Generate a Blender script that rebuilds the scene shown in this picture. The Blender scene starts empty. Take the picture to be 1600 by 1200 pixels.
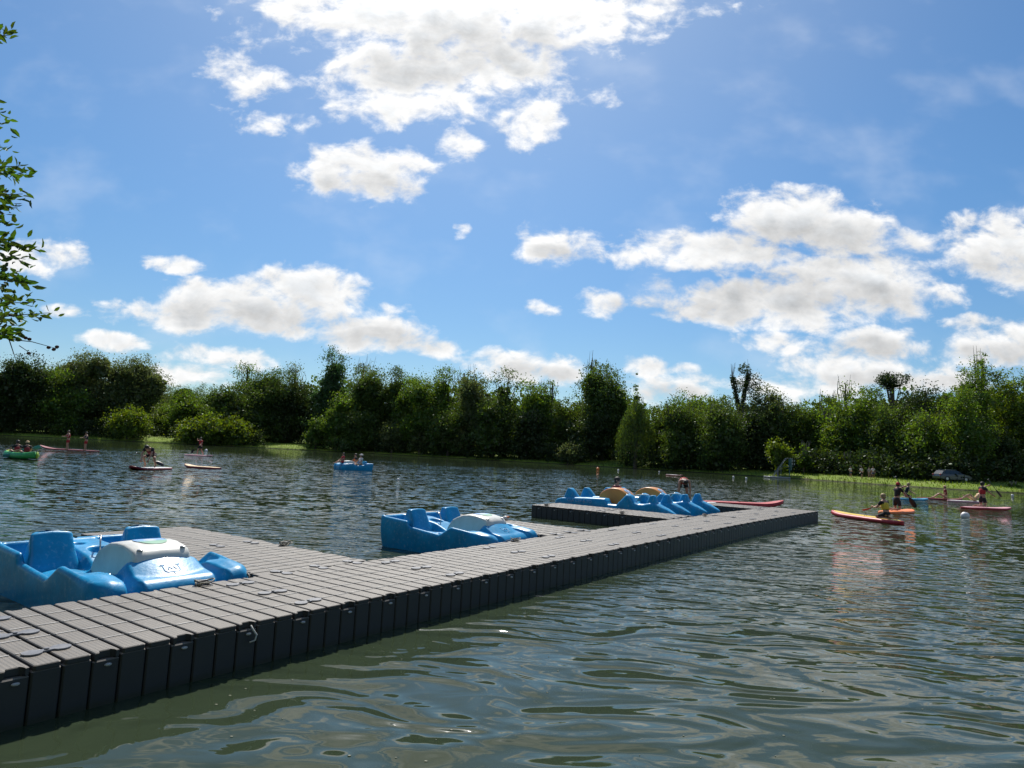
import bpy, math, random
import numpy as np
from mathutils import Vector, Matrix, noise as mnoise

C = bpy.context.scene.collection
R_ = math.radians
# ------------------------------------------------------------------ camera
FPX, PITCH, ROLL, EYE = 1037.5, 0.10432, 0.0503, 1.735
cp, sp_, cr, sr = math.cos(PITCH), math.sin(PITCH), math.cos(ROLL), math.sin(ROLL)
_F = Vector((0, cp, sp_)); _U0 = Vector((0, -sp_, cp)); _R0 = Vector((1, 0, 0))
_R = cr * _R0 + sr * _U0; _U = -sr * _R0 + cr * _U0
cam_d = bpy.data.cameras.new('camera'); cam = bpy.data.objects.new('camera', cam_d); C.objects.link(cam)
cam_d.sensor_width = 36; cam_d.lens = 36 * FPX / 1600; cam_d.clip_end = 9000; cam_d.clip_start = .05
cam.matrix_world = Matrix(((_R.x, _U.x, -_F.x, 0), (_R.y, _U.y, -_F.y, 0), (_R.z, _U.z, -_F.z, EYE), (0, 0, 0, 1)))
bpy.context.scene.camera = cam

def ray(x, y):
    return _R * ((x - 800) / FPX) - _U * ((y - 600) / FPX) + _F
def at(x, y, z=0.0):                       # photo point -> place on the level z
    v = ray(x, y); t = (z - EYE) / v.z
    return Vector((v.x * t, v.y * t, z))
def at_depth(x, y, Y):
    v = ray(x, y); t = Y / v.y
    return Vector((v.x * t, Y, EYE + v.z * t))

# ------------------------------------------------------------------ light
SUN_EL, SUN_AZ = R_(50), R_(-6)
world = bpy.data.worlds.new('World'); bpy.context.scene.world = world; world.use_nodes = True
SKY_STRENGTH = .10
vs = bpy.context.scene.view_settings
vs.view_transform = 'Standard'; vs.look = 'None'; vs.exposure = 0.2; vs.gamma = 1
sun_d = bpy.data.lights.new('sun', 'SUN'); sun_d.energy = 4.8; sun_d.angle = R_(.5); sun_d.color = (1, .955, .88)
sun = bpy.data.objects.new('sun', sun_d); C.objects.link(sun)
sdir = Vector((math.sin(SUN_AZ) * math.cos(SUN_EL), math.cos(SUN_AZ) * math.cos(SUN_EL), math.sin(SUN_EL)))
sun.rotation_euler = sdir.to_track_quat('Z', 'Y').to_euler()
sun.location = (0, 0, 50)

class NT:
    def __init__(s, tree): s.t = tree; s.n = tree.nodes; s.l = tree.links
    def add(s, typ, ins=None, **kw):
        n = s.n.new(typ)
        for k, v in kw.items(): setattr(n, k, v)
        if ins:
            for k, v in ins.items():
                if isinstance(v, bpy.types.NodeSocket): s.l.new(v, n.inputs[k])
                else: n.inputs[k].default_value = v
        return n
    def math(s, op, a, b=0.0, c=None, clamp=False):
        d = {0: a, 1: b}
        if c is not None: d[2] = c
        return s.add('ShaderNodeMath', d, operation=op, use_clamp=clamp).outputs[0]
    def mix(s, f, a, b):
        n = s.add('ShaderNodeMix', data_type='RGBA')
        for i, v in ((0, f), (6, a), (7, b)):
            if isinstance(v, bpy.types.NodeSocket): s.l.new(v, n.inputs[i])
            else: n.inputs[i].default_value = v if i == 0 else (*v, 1)[:4]
        return n.outputs[2]
    def ramp(s, f, lo, hi):
        return s.add('ShaderNodeMapRange', {0: f, 1: lo, 2: hi}, interpolation_type='SMOOTHSTEP').outputs[0]
    def noise(s, vec, scale, detail=2, rough=.5, dist=0.0, dim='3D'):
        return s.add('ShaderNodeTexNoise', {'Vector': vec, 'Scale': scale, 'Detail': detail, 'Roughness': rough, 'Distortion': dist}, noise_dimensions=dim)

# clouds: each ellipse is a direction in the sky (given by its middle and radii in image pixels)
CLOUDS = [  # x, y, rx, ry, density
 (690,30,250,62,1.0),(640,120,120,70,.95),(850,25,150,55,1.0),(770,95,95,60,.85),(500,0,120,36,.7),(980,5,100,30,.6),(600,165,70,34,.7),
 (760,-130,520,110,1.0),(1240,-140,300,70,.9),(1500,-280,360,110,.9),(400,-420,500,120,.9),(1000,-520,500,120,.9),(100,-200,260,60,.5),  # out of view: top cloud carried on, more clouds added for silvery water reflections
 (385,120,48,42,.42),(425,190,36,20,.3),(900,145,36,24,.3),
 (565,272,88,40,.95),(600,262,66,30,.6),(835,190,42,44,.7),(714,226,36,20,.5),
 (870,388,62,28,.72),(718,357,12,10,.5),(940,470,38,17,.6),(835,480,28,8,.3),
 (1240,338,95,42,1.0),(1120,390,125,28,.9),(1310,358,85,38,1.0),(1425,372,42,18,.6),
 (1170,472,140,34,1.0),(1335,448,115,48,1.0),(1230,496,90,22,.85),(985,396,30,16,.6),(1470,455,36,16,.5),
 (1570,395,85,52,.95),(1545,512,66,12,.5),(1570,540,80,30,.9),(1370,540,66,22,.8),(1225,538,52,18,.6),
 (1340,572,110,24,.8),(1440,588,90,20,.7),
 (385,474,120,36,1.0),(480,458,85,36,1.0),(300,490,110,24,.8),(215,482,56,14,.5),(590,478,40,12,.4),
 (590,520,80,26,.95),(680,543,34,13,.7),(270,408,42,12,.6),(185,530,54,12,.7),(60,400,60,26,.7),(105,487,28,10,.5),
 (350,558,80,16,.7),(290,585,60,14,.7),(820,574,80,22,.75),(1010,571,36,14,.8),(1060,577,24,9,.6),
 (1050,606,60,22,.6),(1115,598,34,11,.5),(1250,608,100,20,.6),(468,514,26,12,.6),
]
UNDERS = [(1190,448,120,24),(1275,380,110,26),(1085,480,90,16),(1310,468,110,20),(400,492,110,16),(600,528,70,12),(760,70,110,36),(640,110,60,24),(575,290,60,14),
 (1365,545,55,10),(1400,590,80,10),(1575,550,60,12),(1580,420,60,18),(880,396,40,10),(830,580,50,8),(1050,614,40,8)]
def build_sky():
    w = NT(world.node_tree); w.n.clear()
    out = w.add('ShaderNodeOutputWorld'); bg = w.add('ShaderNodeBackground')
    sky = w.add('ShaderNodeTexSky', sky_type='NISHITA', sun_disc=False, sun_elevation=SUN_EL, sun_rotation=SUN_AZ)
    sky.air_density = 1.0; sky.dust_density = .25; sky.ozone_density = 1.2
    g = w.add('ShaderNodeNewGeometry').outputs['Incoming']
    d = w.add('ShaderNodeVectorMath', {0: g, 'Scale': -1.0}, operation='SCALE').outputs[0]
    tc = w.add('ShaderNodeTexCoord').outputs['Generated']
    sx = w.add('ShaderNodeSeparateXYZ', {0: tc})
    ay = w.math('MAXIMUM', w.math('ABSOLUTE', sx.outputs[1]), .02)
    X = w.math('DIVIDE', sx.outputs[0], ay); Z = w.math('DIVIDE', sx.outputs[2], ay)
    P0 = w.add('ShaderNodeCombineXYZ', {0: X, 1: Z, 2: 0.0}).outputs[0]
    # the outlines are ragged: warp the plane with noise
    zz = w.math('ADD', Z, .10)
    ncoord = w.add('ShaderNodeCombineXYZ', {0: X, 1: w.math('MULTIPLY', Z, 1.5), 2: 0.0}).outputs[0]
    wn = w.noise(ncoord, 9, 3, .55).outputs['Color']
    wv = w.add('ShaderNodeVectorMath', {0: wn, 1: (.5, .5, .5)}, operation='SUBTRACT').outputs[0]
    wv = w.add('ShaderNodeVectorMath', {0: wv, 1: (.052, .040, 0)}, operation='MULTIPLY').outputs[0]
    P = w.add('ShaderNodeVectorMath', {0: P0, 1: wv}, operation='ADD').outputs[0]
    acc = None; sh = None
    for (x, y, rx, ry, a) in CLOUDS:
        v = ray(x, y); cx, cz = v.x / v.y, v.z / v.y
        ix, iz = FPX / rx * .75, FPX / ry * .75
        q = w.add('ShaderNodeVectorMath', {0: P, 1: (ix, iz, 0), 2: (-cx * ix, -cz * iz, 0)}, operation='MULTIPLY_ADD').outputs[0]
        r2 = w.add('ShaderNodeVectorMath', {0: q, 1: q}, operation='DOT_PRODUCT').outputs['Value']
        # density a*(1-r2); keep the largest
        m = w.math('MULTIPLY_ADD', r2, -a, a)
        acc = m if acc is None else w.math('MAXIMUM', acc, m)
    fb = w.noise(ncoord, 17, 7, .60, .2).outputs['Fac']
    fb2 = w.noise(ncoord, 6, 4, .5).outputs['Fac']
    dn = w.math('ADD', w.math('MAXIMUM', acc, -1.2), w.math('MULTIPLY_ADD', fb, 2.9, -1.5))
    alpha = w.ramp(dn, -.16, .72)
    # faint high veil
    veil = w.math('MULTIPLY', w.ramp(fb2, .48, .80), .22)
    # shade: thin rims bright, thick cores greyer, undersides greyer (light comes from above)
    fbo = w.noise(w.add('ShaderNodeVectorMath', {0: ncoord, 1: (-.004, .016, 0)}, operation='ADD').outputs[0], 17, 6, .58, .2).outputs['Fac']
    relief = w.math('MULTIPLY', w.math('SUBTRACT', fbo, fb), 2.0)
    core = w.ramp(dn, .40, 1.5)
    und = None
    for (x, y, rx, ry) in UNDERS:
        v = ray(x, y); cx, cz = v.x / v.y, v.z / v.y; ix, iz = FPX / rx * .6, FPX / ry * .6
        q = w.add('ShaderNodeVectorMath', {0: P, 1: (ix, iz, 0), 2: (-cx * ix, -cz * iz, 0)}, operation='MULTIPLY_ADD').outputs[0]
        r2 = w.add('ShaderNodeVectorMath', {0: q, 1: q}, operation='DOT_PRODUCT').outputs['Value']
        m = w.math('SUBTRACT', 1.0, r2); und = m if und is None else w.math('MAXIMUM', und, m)
    und = w.ramp(w.math('ADD', und, w.math('MULTIPLY_ADD', fb, 2.4, -1.2)), -.3, 1.1)
    lum = w.math('ADD', w.math('MULTIPLY_ADD', und, -.25, w.math('MULTIPLY_ADD', core, -.14, 1.0)), w.math('MULTIPLY', relief, -.38))
    # clouds near the sun glow brighter
    cosd = w.add('ShaderNodeVectorMath', {0: tc, 1: tuple(sdir)}, operation='DOT_PRODUCT').outputs['Value']
    near = w.math('POWER', w.math('MAXIMUM', cosd, 0.0), 5.0)
    lum = w.math('MULTIPLY', lum, w.math('ADD', w.math('MULTIPLY_ADD', near, .12, .84), w.math('MULTIPLY', w.math('POWER', w.math('MAXIMUM', cosd, 0.0), 110.0), 6.0)))
    lum = w.math('MAXIMUM', lum, .25)
    tint = w.mix(core, (1.0, .995, .985), (.93, .965, 1.0))
    ccol = w.add('ShaderNodeVectorMath', {0: tint, 'Scale': w.math('MULTIPLY', lum, CLOUD_K)}, operation='SCALE').outputs[0]
    hs = w.add('ShaderNodeHueSaturation', {'Saturation': SKY_SAT, 'Value': SKY_VAL, 'Color': sky.outputs[0]}).outputs[0]
    el = w.ramp(sx.outputs[2], -.02, .42)
    tn = w.mix(el, (.54, .65, .74), (.60, .81, .92))
    hs = w.add('ShaderNodeVectorMath', {0: hs, 1: tn}, operation='MULTIPLY').outputs[0]
    base = w.mix(veil, hs, (CLOUD_K * .8, CLOUD_K * .84, CLOUD_K * .9))
    glow = w.math('MULTIPLY', w.math('POWER', w.math('MAXIMUM', cosd, 0.0), 9.0), .30)
    base = w.mix(glow, base, (CLOUD_K * .80, CLOUD_K * .88, CLOUD_K * 1.0))
    col = w.mix(alpha, base, (1, 1, 1))
    w.l.new(ccol, col.node.inputs[7])
    w.l.new(col, bg.inputs[0]); bg.inputs[1].default_value = SKY_STRENGTH
    w.l.new(bg.outputs[0], out.inputs[0])
CLOUD_K, SKY_SAT, SKY_VAL = 9.8, 1.15, 1.05
build_sky()
world.cycles.sampling_method = 'MANUAL'; world.cycles.sample_map_resolution = 512

# ------------------------------------------------------------------ helpers
def mesh_obj(name, verts, faces, mat=None, parent=None, smooth=False, mats=None, fm=None, loc=None):
    me = bpy.data.meshes.new(name)
    me.from_pydata([tuple(v) for v in verts], [], [tuple(f) for f in faces]); 
    for m in (mats or ([mat] if mat else [])): me.materials.append(m)
    if fm is not None: me.polygons.foreach_set('material_index', list(fm))
    if smooth: me.polygons.foreach_set('use_smooth', [True] * len(me.polygons))
    me.update()
    o = bpy.data.objects.new(name, me); C.objects.link(o)
    if parent: o.parent = parent
    if loc is not None: o.location = loc
    return o
def tag(o, label=None, cat=None, group=None, kind=None):
    if label: o['label'] = label
    if cat: o['category'] = cat
    if group: o['group'] = group
    if kind: o['kind'] = kind
    return o
def thing(name, label, cat, loc=(0, 0, 0), rz=0, group=None):
    o = bpy.data.objects.new(name, None); C.objects.link(o); o.empty_display_size = .1
    o.location = loc; o.rotation_euler = (0, 0, rz)
    return tag(o, label, cat, group)
def copy_tree(o, parent=None):
    c = o.copy(); C.objects.link(c); c.parent = parent
    for ch in list(o.children): copy_tree(ch, c)
    return c
class MB:
    def __init__(s): s.v = []; s.f = []; s.m = []
    def add(s, v, f, m=0):
        b = len(s.v); s.v += [tuple(p) for p in v]; s.f += [tuple(i + b for i in q) for q in f]; s.m += [m] * len(f)
    def box(s, c, d, m=0, rz=0, bev=0):
        cx, cy, cz = c; hx, hy, hz = d[0] / 2, d[1] / 2, d[2] / 2
        b = min(bev, hx * .9, hy * .9, hz * .9)
        pts = []
        if b <= 0:
            pts = [(sx * hx, sy * hy, sz * hz) for sz in (-1, 1) for sx, sy in ((-1, -1), (1, -1), (1, 1), (-1, 1))]
            fs = [(3, 2, 1, 0), (4, 5, 6, 7), (0, 1, 5, 4), (1, 2, 6, 5), (2, 3, 7, 6), (3, 0, 4, 7)]
        else:
            rings = [(-hz, b), (-hz + b, 0), (hz - b, 0), (hz, b)]
            for z, i in rings:
                a, e = hx - i, hy - i
                k = b * .9
                pts += [(-a + k, -e, z), (a - k, -e, z), (a, -e + k, z), (a, e - k, z), (a - k, e, z), (-a + k, e, z), (-a, e - k, z), (-a, -e + k, z)]
            fs = [tuple(range(7, -1, -1)), tuple(range(24, 32))]
            for r in range(3):
                for i in range(8): fs.append((r * 8 + i, r * 8 + (i + 1) % 8, r * 8 + 8 + (i + 1) % 8, r * 8 + 8 + i))
        ca, sa = math.cos(rz), math.sin(rz)
        s.add([(cx + x * ca - y * sa, cy + x * sa + y * ca, cz + z) for x, y, z in pts], fs, m)
    def tube(s, pts, rad, n=8, m=0, cap=True):
        pts = [Vector(p) for p in pts]; k = len(pts)
        rads = rad if isinstance(rad, (list, tuple)) else [rad] * k
        vs_, fs = [], []; up = Vector((0, 0, 1))
        pu = None
        for i, p in enumerate(pts):
            t = (pts[min(i + 1, k - 1)] - pts[max(i - 1, 0)]).normalized()
            if pu is None:
                a = up if abs(t.z) < .9 else Vector((1, 0, 0)); u = t.cross(a).normalized()
            else:
                u = (pu - t * pu.dot(t)); u = u.normalized() if u.length > 1e-6 else t.orthogonal().normalized()
            pu = u; w = t.cross(u)
            for j in range(n):
                a = 2 * math.pi * j / n; vs_.append(p + (u * math.cos(a) + w * math.sin(a)) * rads[i])
        for i in range(k - 1):
            for j in range(n): fs.append((i * n + j, i * n + (j + 1) % n, (i + 1) * n + (j + 1) % n, (i + 1) * n + j))
        if cap: fs.append(tuple(range(n - 1, -1, -1))); fs.append(tuple((k - 1) * n + j for j in range(n)))
        s.add(vs_, fs, m)
    def sphere(s, c, r, n=12, k=8, m=0):
        rx, ry, rz = r if isinstance(r, (list, tuple)) else (r, r, r)
        vs_ = [(c[0], c[1], c[2] - rz)]; fs = []
        for i in range(1, k):
            ph = -math.pi / 2 + math.pi * i / k
            for j in range(n):
                a = 2 * math.pi * j / n
                vs_.append((c[0] + rx * math.cos(ph) * math.cos(a), c[1] + ry * math.cos(ph) * math.sin(a), c[2] + rz * math.sin(ph)))
        vs_.append((c[0], c[1], c[2] + rz)); L = len(vs_) - 1
        for j in range(n):
            fs.append((0, 1 + (j + 1) % n, 1 + j)); fs.append((L, L - n + j, L - n + (j + 1) % n))
        for i in range(k - 2):
            for j in range(n): fs.append((1 + i * n + j, 1 + i * n + (j + 1) % n, 1 + (i + 1) * n + (j + 1) % n, 1 + (i + 1) * n + j))
        s.add(vs_, fs, m)
    def prism(s, poly, z0, z1, m=0, bev=0):      # outline in xy, extruded, optional inset top ring
        n = len(poly); cx = sum(p[0] for p in poly) / n; cy = sum(p[1] for p in poly) / n
        vs_ = [(x, y, z0) for x, y in poly] + [(x, y, z1 - bev) for x, y in poly]
        fs = [tuple(range(n - 1, -1, -1))]
        for i in range(n): fs.append((i, (i + 1) % n, n + (i + 1) % n, n + i))
        if bev:
            for x, y in poly:
                L = math.hypot(x - cx, y - cy) or 1
                vs_.append((x - bev * (1 if x > cx else -1) * min(1, abs(x - cx) / bev / 3), y - bev * (1 if y > cy else -1) * min(1, abs(y - cy) / bev / 3), z1))
            for i in range(n): fs.append((n + i, n + (i + 1) % n, 2 * n + (i + 1) % n, 2 * n + i))
            fs.append(tuple(range(2 * n, 3 * n)))
        else: fs.append(tuple(range(n, 2 * n)))
        s.add(vs_, fs, m)
    def obj(s, name, mat=None, parent=None, smooth=False, mats=None, loc=None):
        return mesh_obj(name, s.v, s.f, mat, parent, smooth, mats, s.m if mats else None, loc)

def mat_pbr(name, col, rough=.5, metal=0, bump=None, var=0, vscale=5, coat=0, spec=.5, dirt=None):
    m = bpy.data.materials.new(name); m.use_nodes = True; t = NT(m.node_tree)
    b = t.n['Principled BSDF']
    b.inputs['Roughness'].default_value = rough; b.inputs['Metallic'].default_value = metal
    b.inputs['Specular IOR Level'].default_value = spec; b.inputs['Coat Weight'].default_value = coat
    b.inputs['Coat Roughness'].default_value = .12
    tc = t.add('ShaderNodeTexCoord').outputs['Object']
    if var:
        nz = t.noise(tc, vscale, 5, .6).outputs['Fac']
        hi = tuple(min(1, c * (1 + var)) for c in col); lo = tuple(c * (1 - var) for c in col)
        c = t.mix(t.ramp(nz, .3, .7), lo, hi)
        if dirt:
            nz2 = t.noise(tc, vscale * 5, 6, .7).outputs['Fac']
            c = t.mix(t.math('MULTIPLY', t.ramp(nz2, .52, .72), dirt[3]), c, dirt[:3])
        t.l.new(c, b.inputs['Base Color'])
        rr = t.math('MULTIPLY_ADD', nz, .25, rough - .12, clamp=True); t.l.new(rr, b.inputs['Roughness'])
    else: b.inputs['Base Color'].default_value = (*col, 1)
    if bump:
        nb = t.noise(tc, bump[0], 4, .6).outputs['Fac']
        bp = t.add('ShaderNodeBump', {'Strength': bump[1], 'Distance': bump[2], 'Height': nb}); t.l.new(bp.outputs[0], b.inputs['Normal'])
    return m

# ------------------------------------------------------------------ shoreline, ground, water
SHORE = [(-420,120),(-300,150),(-200,158),(-120.5,158.3),(-87,166.8),(-55.4,167.8),(-23.8,161.4),(10.5,143.4),(26,131),(39.9,116.7),(45,108),(49,101),(53,91),(57.5,84.5),(68,80),(86,66),(104,30),(96,-20),(40,-30),(10,-6),(3,-1.6),(-1.5,-.9),(-4.5,.1),(-7.5,2.2),(-9.6,5.4),(-13,9.2),(-22,13),(-50,16),(-110,14),(-220,0),(-420,10)]
def smooth_poly(P, k):
    P = [Vector((*p, 0)) for p in P]; n = len(P); out = []
    for i in range(n):
        a, b, c, d = P[i - 1], P[i], P[(i + 1) % n], P[(i + 2) % n]
        for j in range(k):
            t = j / k
            q = .5 * ((2 * b) + (c - a) * t + (2 * a - 5 * b + 4 * c - d) * t * t + (3 * b - a - 3 * c + d) * t ** 3)
            out.append(q)
    return out
SP = smooth_poly(SHORE, 8)
def shoreY(x):                              # depth of the far waterline on the photo column x
    ys = [(0,680),(250,692),(450,702),(640,712),(870,725),(1150,742),(1300,752),(1500,766),(1600,770),(1800,780)]
    ys = [(-200,672)] + ys
    for (a, b), (c, d) in zip(ys, ys[1:]):
        if x <= c: break
    y = b + (d - b) * (x - a) / (c - a)
    return at(x, y).y
def build_ground():
    n = len(SP); nor = []
    for i in range(n):
        t = (SP[(i + 2) % n] - SP[i - 2]).normalized(); nor.append(Vector((-t.y, t.x, 0)))
    # outward: away from lake middle
    for i in range(n):
        if (nor[i]).dot(SP[i] - Vector((-40, 80, 0))) < 0: nor[i] = -nor[i]
    offs = [(-1.5, -1.2), (0, -.10), (.35, .20), (1.0, .38), (3, .62), (7, .98), (14, 1.38), (30, 1.7)]
    V = []; rnd = random.Random(3)
    for j, (o, z) in enumerate(offs):
        for i in range(n):
            p = SP[i] + nor[i] * o
            wz = mnoise.noise(Vector((p.x * .12, p.y * .12, 0))) * .16 + mnoise.noise(Vector((p.x * .7, p.y * .7, 3))) * .05
            if j <= 1: wz *= .3
            V.append((p.x, p.y, z + wz))
    ctr = Vector((-60, 70, 0))
    for s, z in ((90, 2), (300, 4), (1200, 8), (6000, 12)):
        for i in range(n):
            p = SP[i] + nor[i] * 30 * .2 + (SP[i] - ctr).normalized() * s
            V.append((p.x, p.y, z))
    F = []
    rings = len(offs) + 4
    for j in range(rings - 1):
        for i in range(n):
            a, b = j * n + i, j * n + (i + 1) % n
            F.append((a, b, b + n, a + n))
    m = bpy.data.materials.new('grass_ground'); m.use_nodes = True; t = NT(m.node_tree); b = t.n['Principled BSDF']
    tc = t.add('ShaderNodeTexCoord').outputs['Object']
    g = t.mix(t.ramp(t.noise(tc, .6, 6, .7).outputs['Fac'], .3, .7), (.12, .18, .02), (.19, .26, .035))
    g = t.mix(t.ramp(t.noise(tc, .25, 4, .6).outputs['Fac'], .55, .75), g, (.15, .13, .06))
    z = t.add('ShaderNodeSeparateXYZ', {0: tc}).outputs[2]
    c = t.mix(t.ramp(z, .02, .2), (.035, .028, .018), g)
    t.l.new(c, b.inputs['Base Color']); b.inputs['Roughness'].default_value = .9; b.inputs['Specular IOR Level'].default_value = .2
    bp = t.add('ShaderNodeBump', {'Strength': .8, 'Distance': .12, 'Height': t.noise(tc, 5, 5, .7).outputs['Fac']}); t.l.new(bp.outputs[0], b.inputs['Normal'])
    o = mesh_obj('ground', V, F, m, smooth=True); tag(o, kind='structure')
build_ground()

def build_water():
    m = bpy.data.materials.new('lake_water'); m.use_nodes = True; t = NT(m.node_tree); b = t.n['Principled BSDF']
    b.inputs['Roughness'].default_value = .03; b.inputs['IOR'].default_value = 1.333; b.inputs['Specular IOR Level'].default_value = .5
    tc = t.add('ShaderNodeTexCoord').outputs['Object']
    sep = t.add('ShaderNodeSeparateXYZ', {0: tc}); x, y = sep.outputs[0], sep.outputs[1]
    murk = t.mix(t.noise(tc, .25, 3, .5).outputs['Fac'], (.025, .037, .019), (.036, .050, .028))
    t.l.new(murk, b.inputs['Base Color'])
    # crests run roughly left-right, a little oblique
    rot = t.add('ShaderNodeMapping', {'Vector': tc, 'Rotation': (0, 0, R_(14)), 'Scale': (.55, 1.0, 1.0)}).outputs[0]
    rot2 = t.add('ShaderNodeMapping', {'Vector': tc, 'Rotation': (0, 0, R_(-24)), 'Scale': (.6, 1.0, 1.0)}).outputs[0]
    swell = t.noise(rot, 1.35, 1.0, .3, 2.0).outputs['Fac']
    chop = t.noise(rot, 3.4, 1.5, .5, 1.2).outputs['Fac']
    chop2 = t.noise(rot2, 7.5, 2.0, .5, .3).outputs['Fac']
    # calm in the lee of the near bank, rippled further out; gust patches
    gust = t.noise(tc, .10, 3, .6).outputs['Fac']
    dist = t.math('SQRT', t.math('ADD', t.math('MULTIPLY', x, x), t.math('MULTIPLY', y, y)))
    r1 = t.ramp(dist, 4.5, 15.0)
    far = t.ramp(dist, 45, 115)
    g1 = t.math('MULTIPLY_ADD', t.ramp(gust, .3, .65), .7, .5)
    # near water: smooth swell seen in detail
    h = t.math('MULTIPLY', swell, WAVES[0])
    h = t.math('ADD', h, t.math('MULTIPLY', chop, t.math('MULTIPLY_ADD', r1, WAVES[1], WAVES[2])))
    h = t.math('ADD', h, t.math('MULTIPLY', chop2, t.math('MULTIPLY_ADD', r1, WAVES[3], WAVES[4])))
    bp = t.add('ShaderNodeBump', {'Strength': 1.0, 'Distance': 1.0, 'Height': h})
    # further out: wind ripples as facet slopes at several sizes
    def slope(scale, rotz, det, sx=.5):
        mp = t.add('ShaderNodeMapping', {'Vector': tc, 'Rotation': (0, 0, R_(rotz)), 'Scale': (sx, 1.0, 1.0)}).outputs[0]
        c = t.noise(mp, scale, det, .6).outputs['Color']
        return t.add('ShaderNodeVectorMath', {0: c, 1: (.5, .5, .5)}, operation='SUBTRACT').outputs[0]
    sl = t.add('ShaderNodeVectorMath', {0: slope(4.6, 12, 3.0, .6), 1: (FAR[0] * .6, FAR[0], 0)}, operation='MULTIPLY').outputs[0]
    sl2 = t.add('ShaderNodeVectorMath', {0: slope(1.3, -8, 2.0, .4), 1: (FAR[1] * .6, FAR[1], 0)}, operation='MULTIPLY').outputs[0]
    sl = t.add('ShaderNodeVectorMath', {0: sl, 1: sl2}, operation='ADD').outputs[0]
    amp = t.math('MULTIPLY', t.math('MULTIPLY_ADD', far, -.62, 1.0), g1)
    sl = t.add('ShaderNodeVectorMath', {0: sl, 'Scale': amp}, operation='SCALE').outputs[0]
    fn = t.add('ShaderNodeVectorMath', {0: t.add('ShaderNodeVectorMath', {0: sl, 1: (0, 0, 1)}, operation='ADD').outputs[0]}, operation='NORMALIZE').outputs[0]
    w = t.ramp(dist, 7.0, 22.0)
    mixn = t.add('ShaderNodeMix', data_type='VECTOR'); t.l.new(w, mixn.inputs[0]); t.l.new(bp.outputs[0], mixn.inputs[4]); t.l.new(fn, mixn.inputs[5])
    nn = t.add('ShaderNodeVectorMath', {0: mixn.outputs[1]}, operation='NORMALIZE').outputs[0]
    t.l.new(nn, b.inputs['Normal'])
    V = [(-700, -120, 0), (300, -120, 0), (300, 300, 0), (-700, 300, 0)]
    o = mesh_obj('water', V, [(0, 1, 2, 3)], m); tag(o, kind='structure')
WAVES = (.082, .070, .008, .018, .0004)
FAR = (1.05, .24)
build_water()

# ------------------------------------------------------------------ floating dock
P0 = Vector((-2.796, 4.051, 0)); TH = 0.96067
DU = Vector((math.cos(TH), math.sin(TH), 0)); DN = Vector((-math.sin(TH), math.cos(TH), 0))
TOP = .34
def dk(u, v, z=0.0): p = P0 + DU * u + DN * v; return Vector((p.x, p.y, z))

def dock_material():
    m = bpy.data.materials.new('weathered_grey_polyethylene'); m.use_nodes = True; t = NT(m.node_tree); b = t.n['Principled BSDF']
    tc = t.add('ShaderNodeTexCoord').outputs['Object']; oi = t.add('ShaderNodeObjectInfo')
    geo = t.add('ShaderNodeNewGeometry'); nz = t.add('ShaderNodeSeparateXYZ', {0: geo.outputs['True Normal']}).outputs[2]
    wp = geo.outputs['Position']
    n1 = t.noise(wp, 1.3, 5, .65).outputs['Fac']; n2 = t.noise(wp, 14, 6, .7).outputs['Fac']
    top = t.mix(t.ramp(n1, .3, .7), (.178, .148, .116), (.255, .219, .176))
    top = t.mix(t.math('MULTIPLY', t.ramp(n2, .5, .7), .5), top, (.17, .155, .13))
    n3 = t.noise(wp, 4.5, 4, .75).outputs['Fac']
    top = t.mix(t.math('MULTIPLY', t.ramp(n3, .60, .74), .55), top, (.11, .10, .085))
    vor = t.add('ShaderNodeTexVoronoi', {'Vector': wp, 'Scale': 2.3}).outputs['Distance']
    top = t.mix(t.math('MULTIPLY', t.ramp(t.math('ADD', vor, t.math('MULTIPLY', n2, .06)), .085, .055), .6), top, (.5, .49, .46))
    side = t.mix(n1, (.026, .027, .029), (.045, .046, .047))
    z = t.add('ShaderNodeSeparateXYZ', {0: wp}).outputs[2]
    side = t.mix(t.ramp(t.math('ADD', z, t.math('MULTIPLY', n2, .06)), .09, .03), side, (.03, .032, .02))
    col = t.mix(t.ramp(nz, .5, .9), side, top)  # dusty top; the sides' shade is put into their darker colour
    # raised tread: fine ribs and small studs
    sp = t.add('ShaderNodeSeparateXYZ', {0: tc})
    wu = t.math('SINE', t.math('MULTIPLY', sp.outputs[0], 2 * math.pi / .0282)); wv = t.math('SINE', t.math('MULTIPLY', sp.outputs[1], 2 * math.pi / .024))
    rib = t.math('MULTIPLY', t.ramp(wv, -.2, .6), t.ramp(wu, -.6, .1))
    up = t.ramp(nz, .8, .95)
    col = t.mix(t.math('MULTIPLY', t.math('MULTIPLY', rib, -.32), up), col, col)
    dark = t.math('MULTIPLY', t.math('SUBTRACT', 1.0, rib), t.math('MULTIPLY', up, .6))
    col = t.mix(dark, col, (.075, .07, .062))
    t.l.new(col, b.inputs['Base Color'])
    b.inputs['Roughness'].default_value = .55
    bp = t.add('ShaderNodeBump', {'Strength': .7, 'Distance': .004, 'Height': t.math('MULTIPLY', rib, up)}); t.l.new(bp.outputs[0], b.inputs['Normal'])
    return m
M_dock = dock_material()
M_seam = mat_pbr('tread_seam_line', (.46, .43, .39), .5, var=.2, vscale=6)
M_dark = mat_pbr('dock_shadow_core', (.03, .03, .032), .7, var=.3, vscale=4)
M_coup = mat_pbr('coupler_blue_grey_plastic', (.15, .15, .16), .5, var=.2, vscale=8, bump=(60, .3, .003))
M_bolt = mat_pbr('pale_nylon_nut', (.42, .42, .40), .5, var=.1)
L_SEC, W_SEC, NB = 2.032, 1.524, 12

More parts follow.
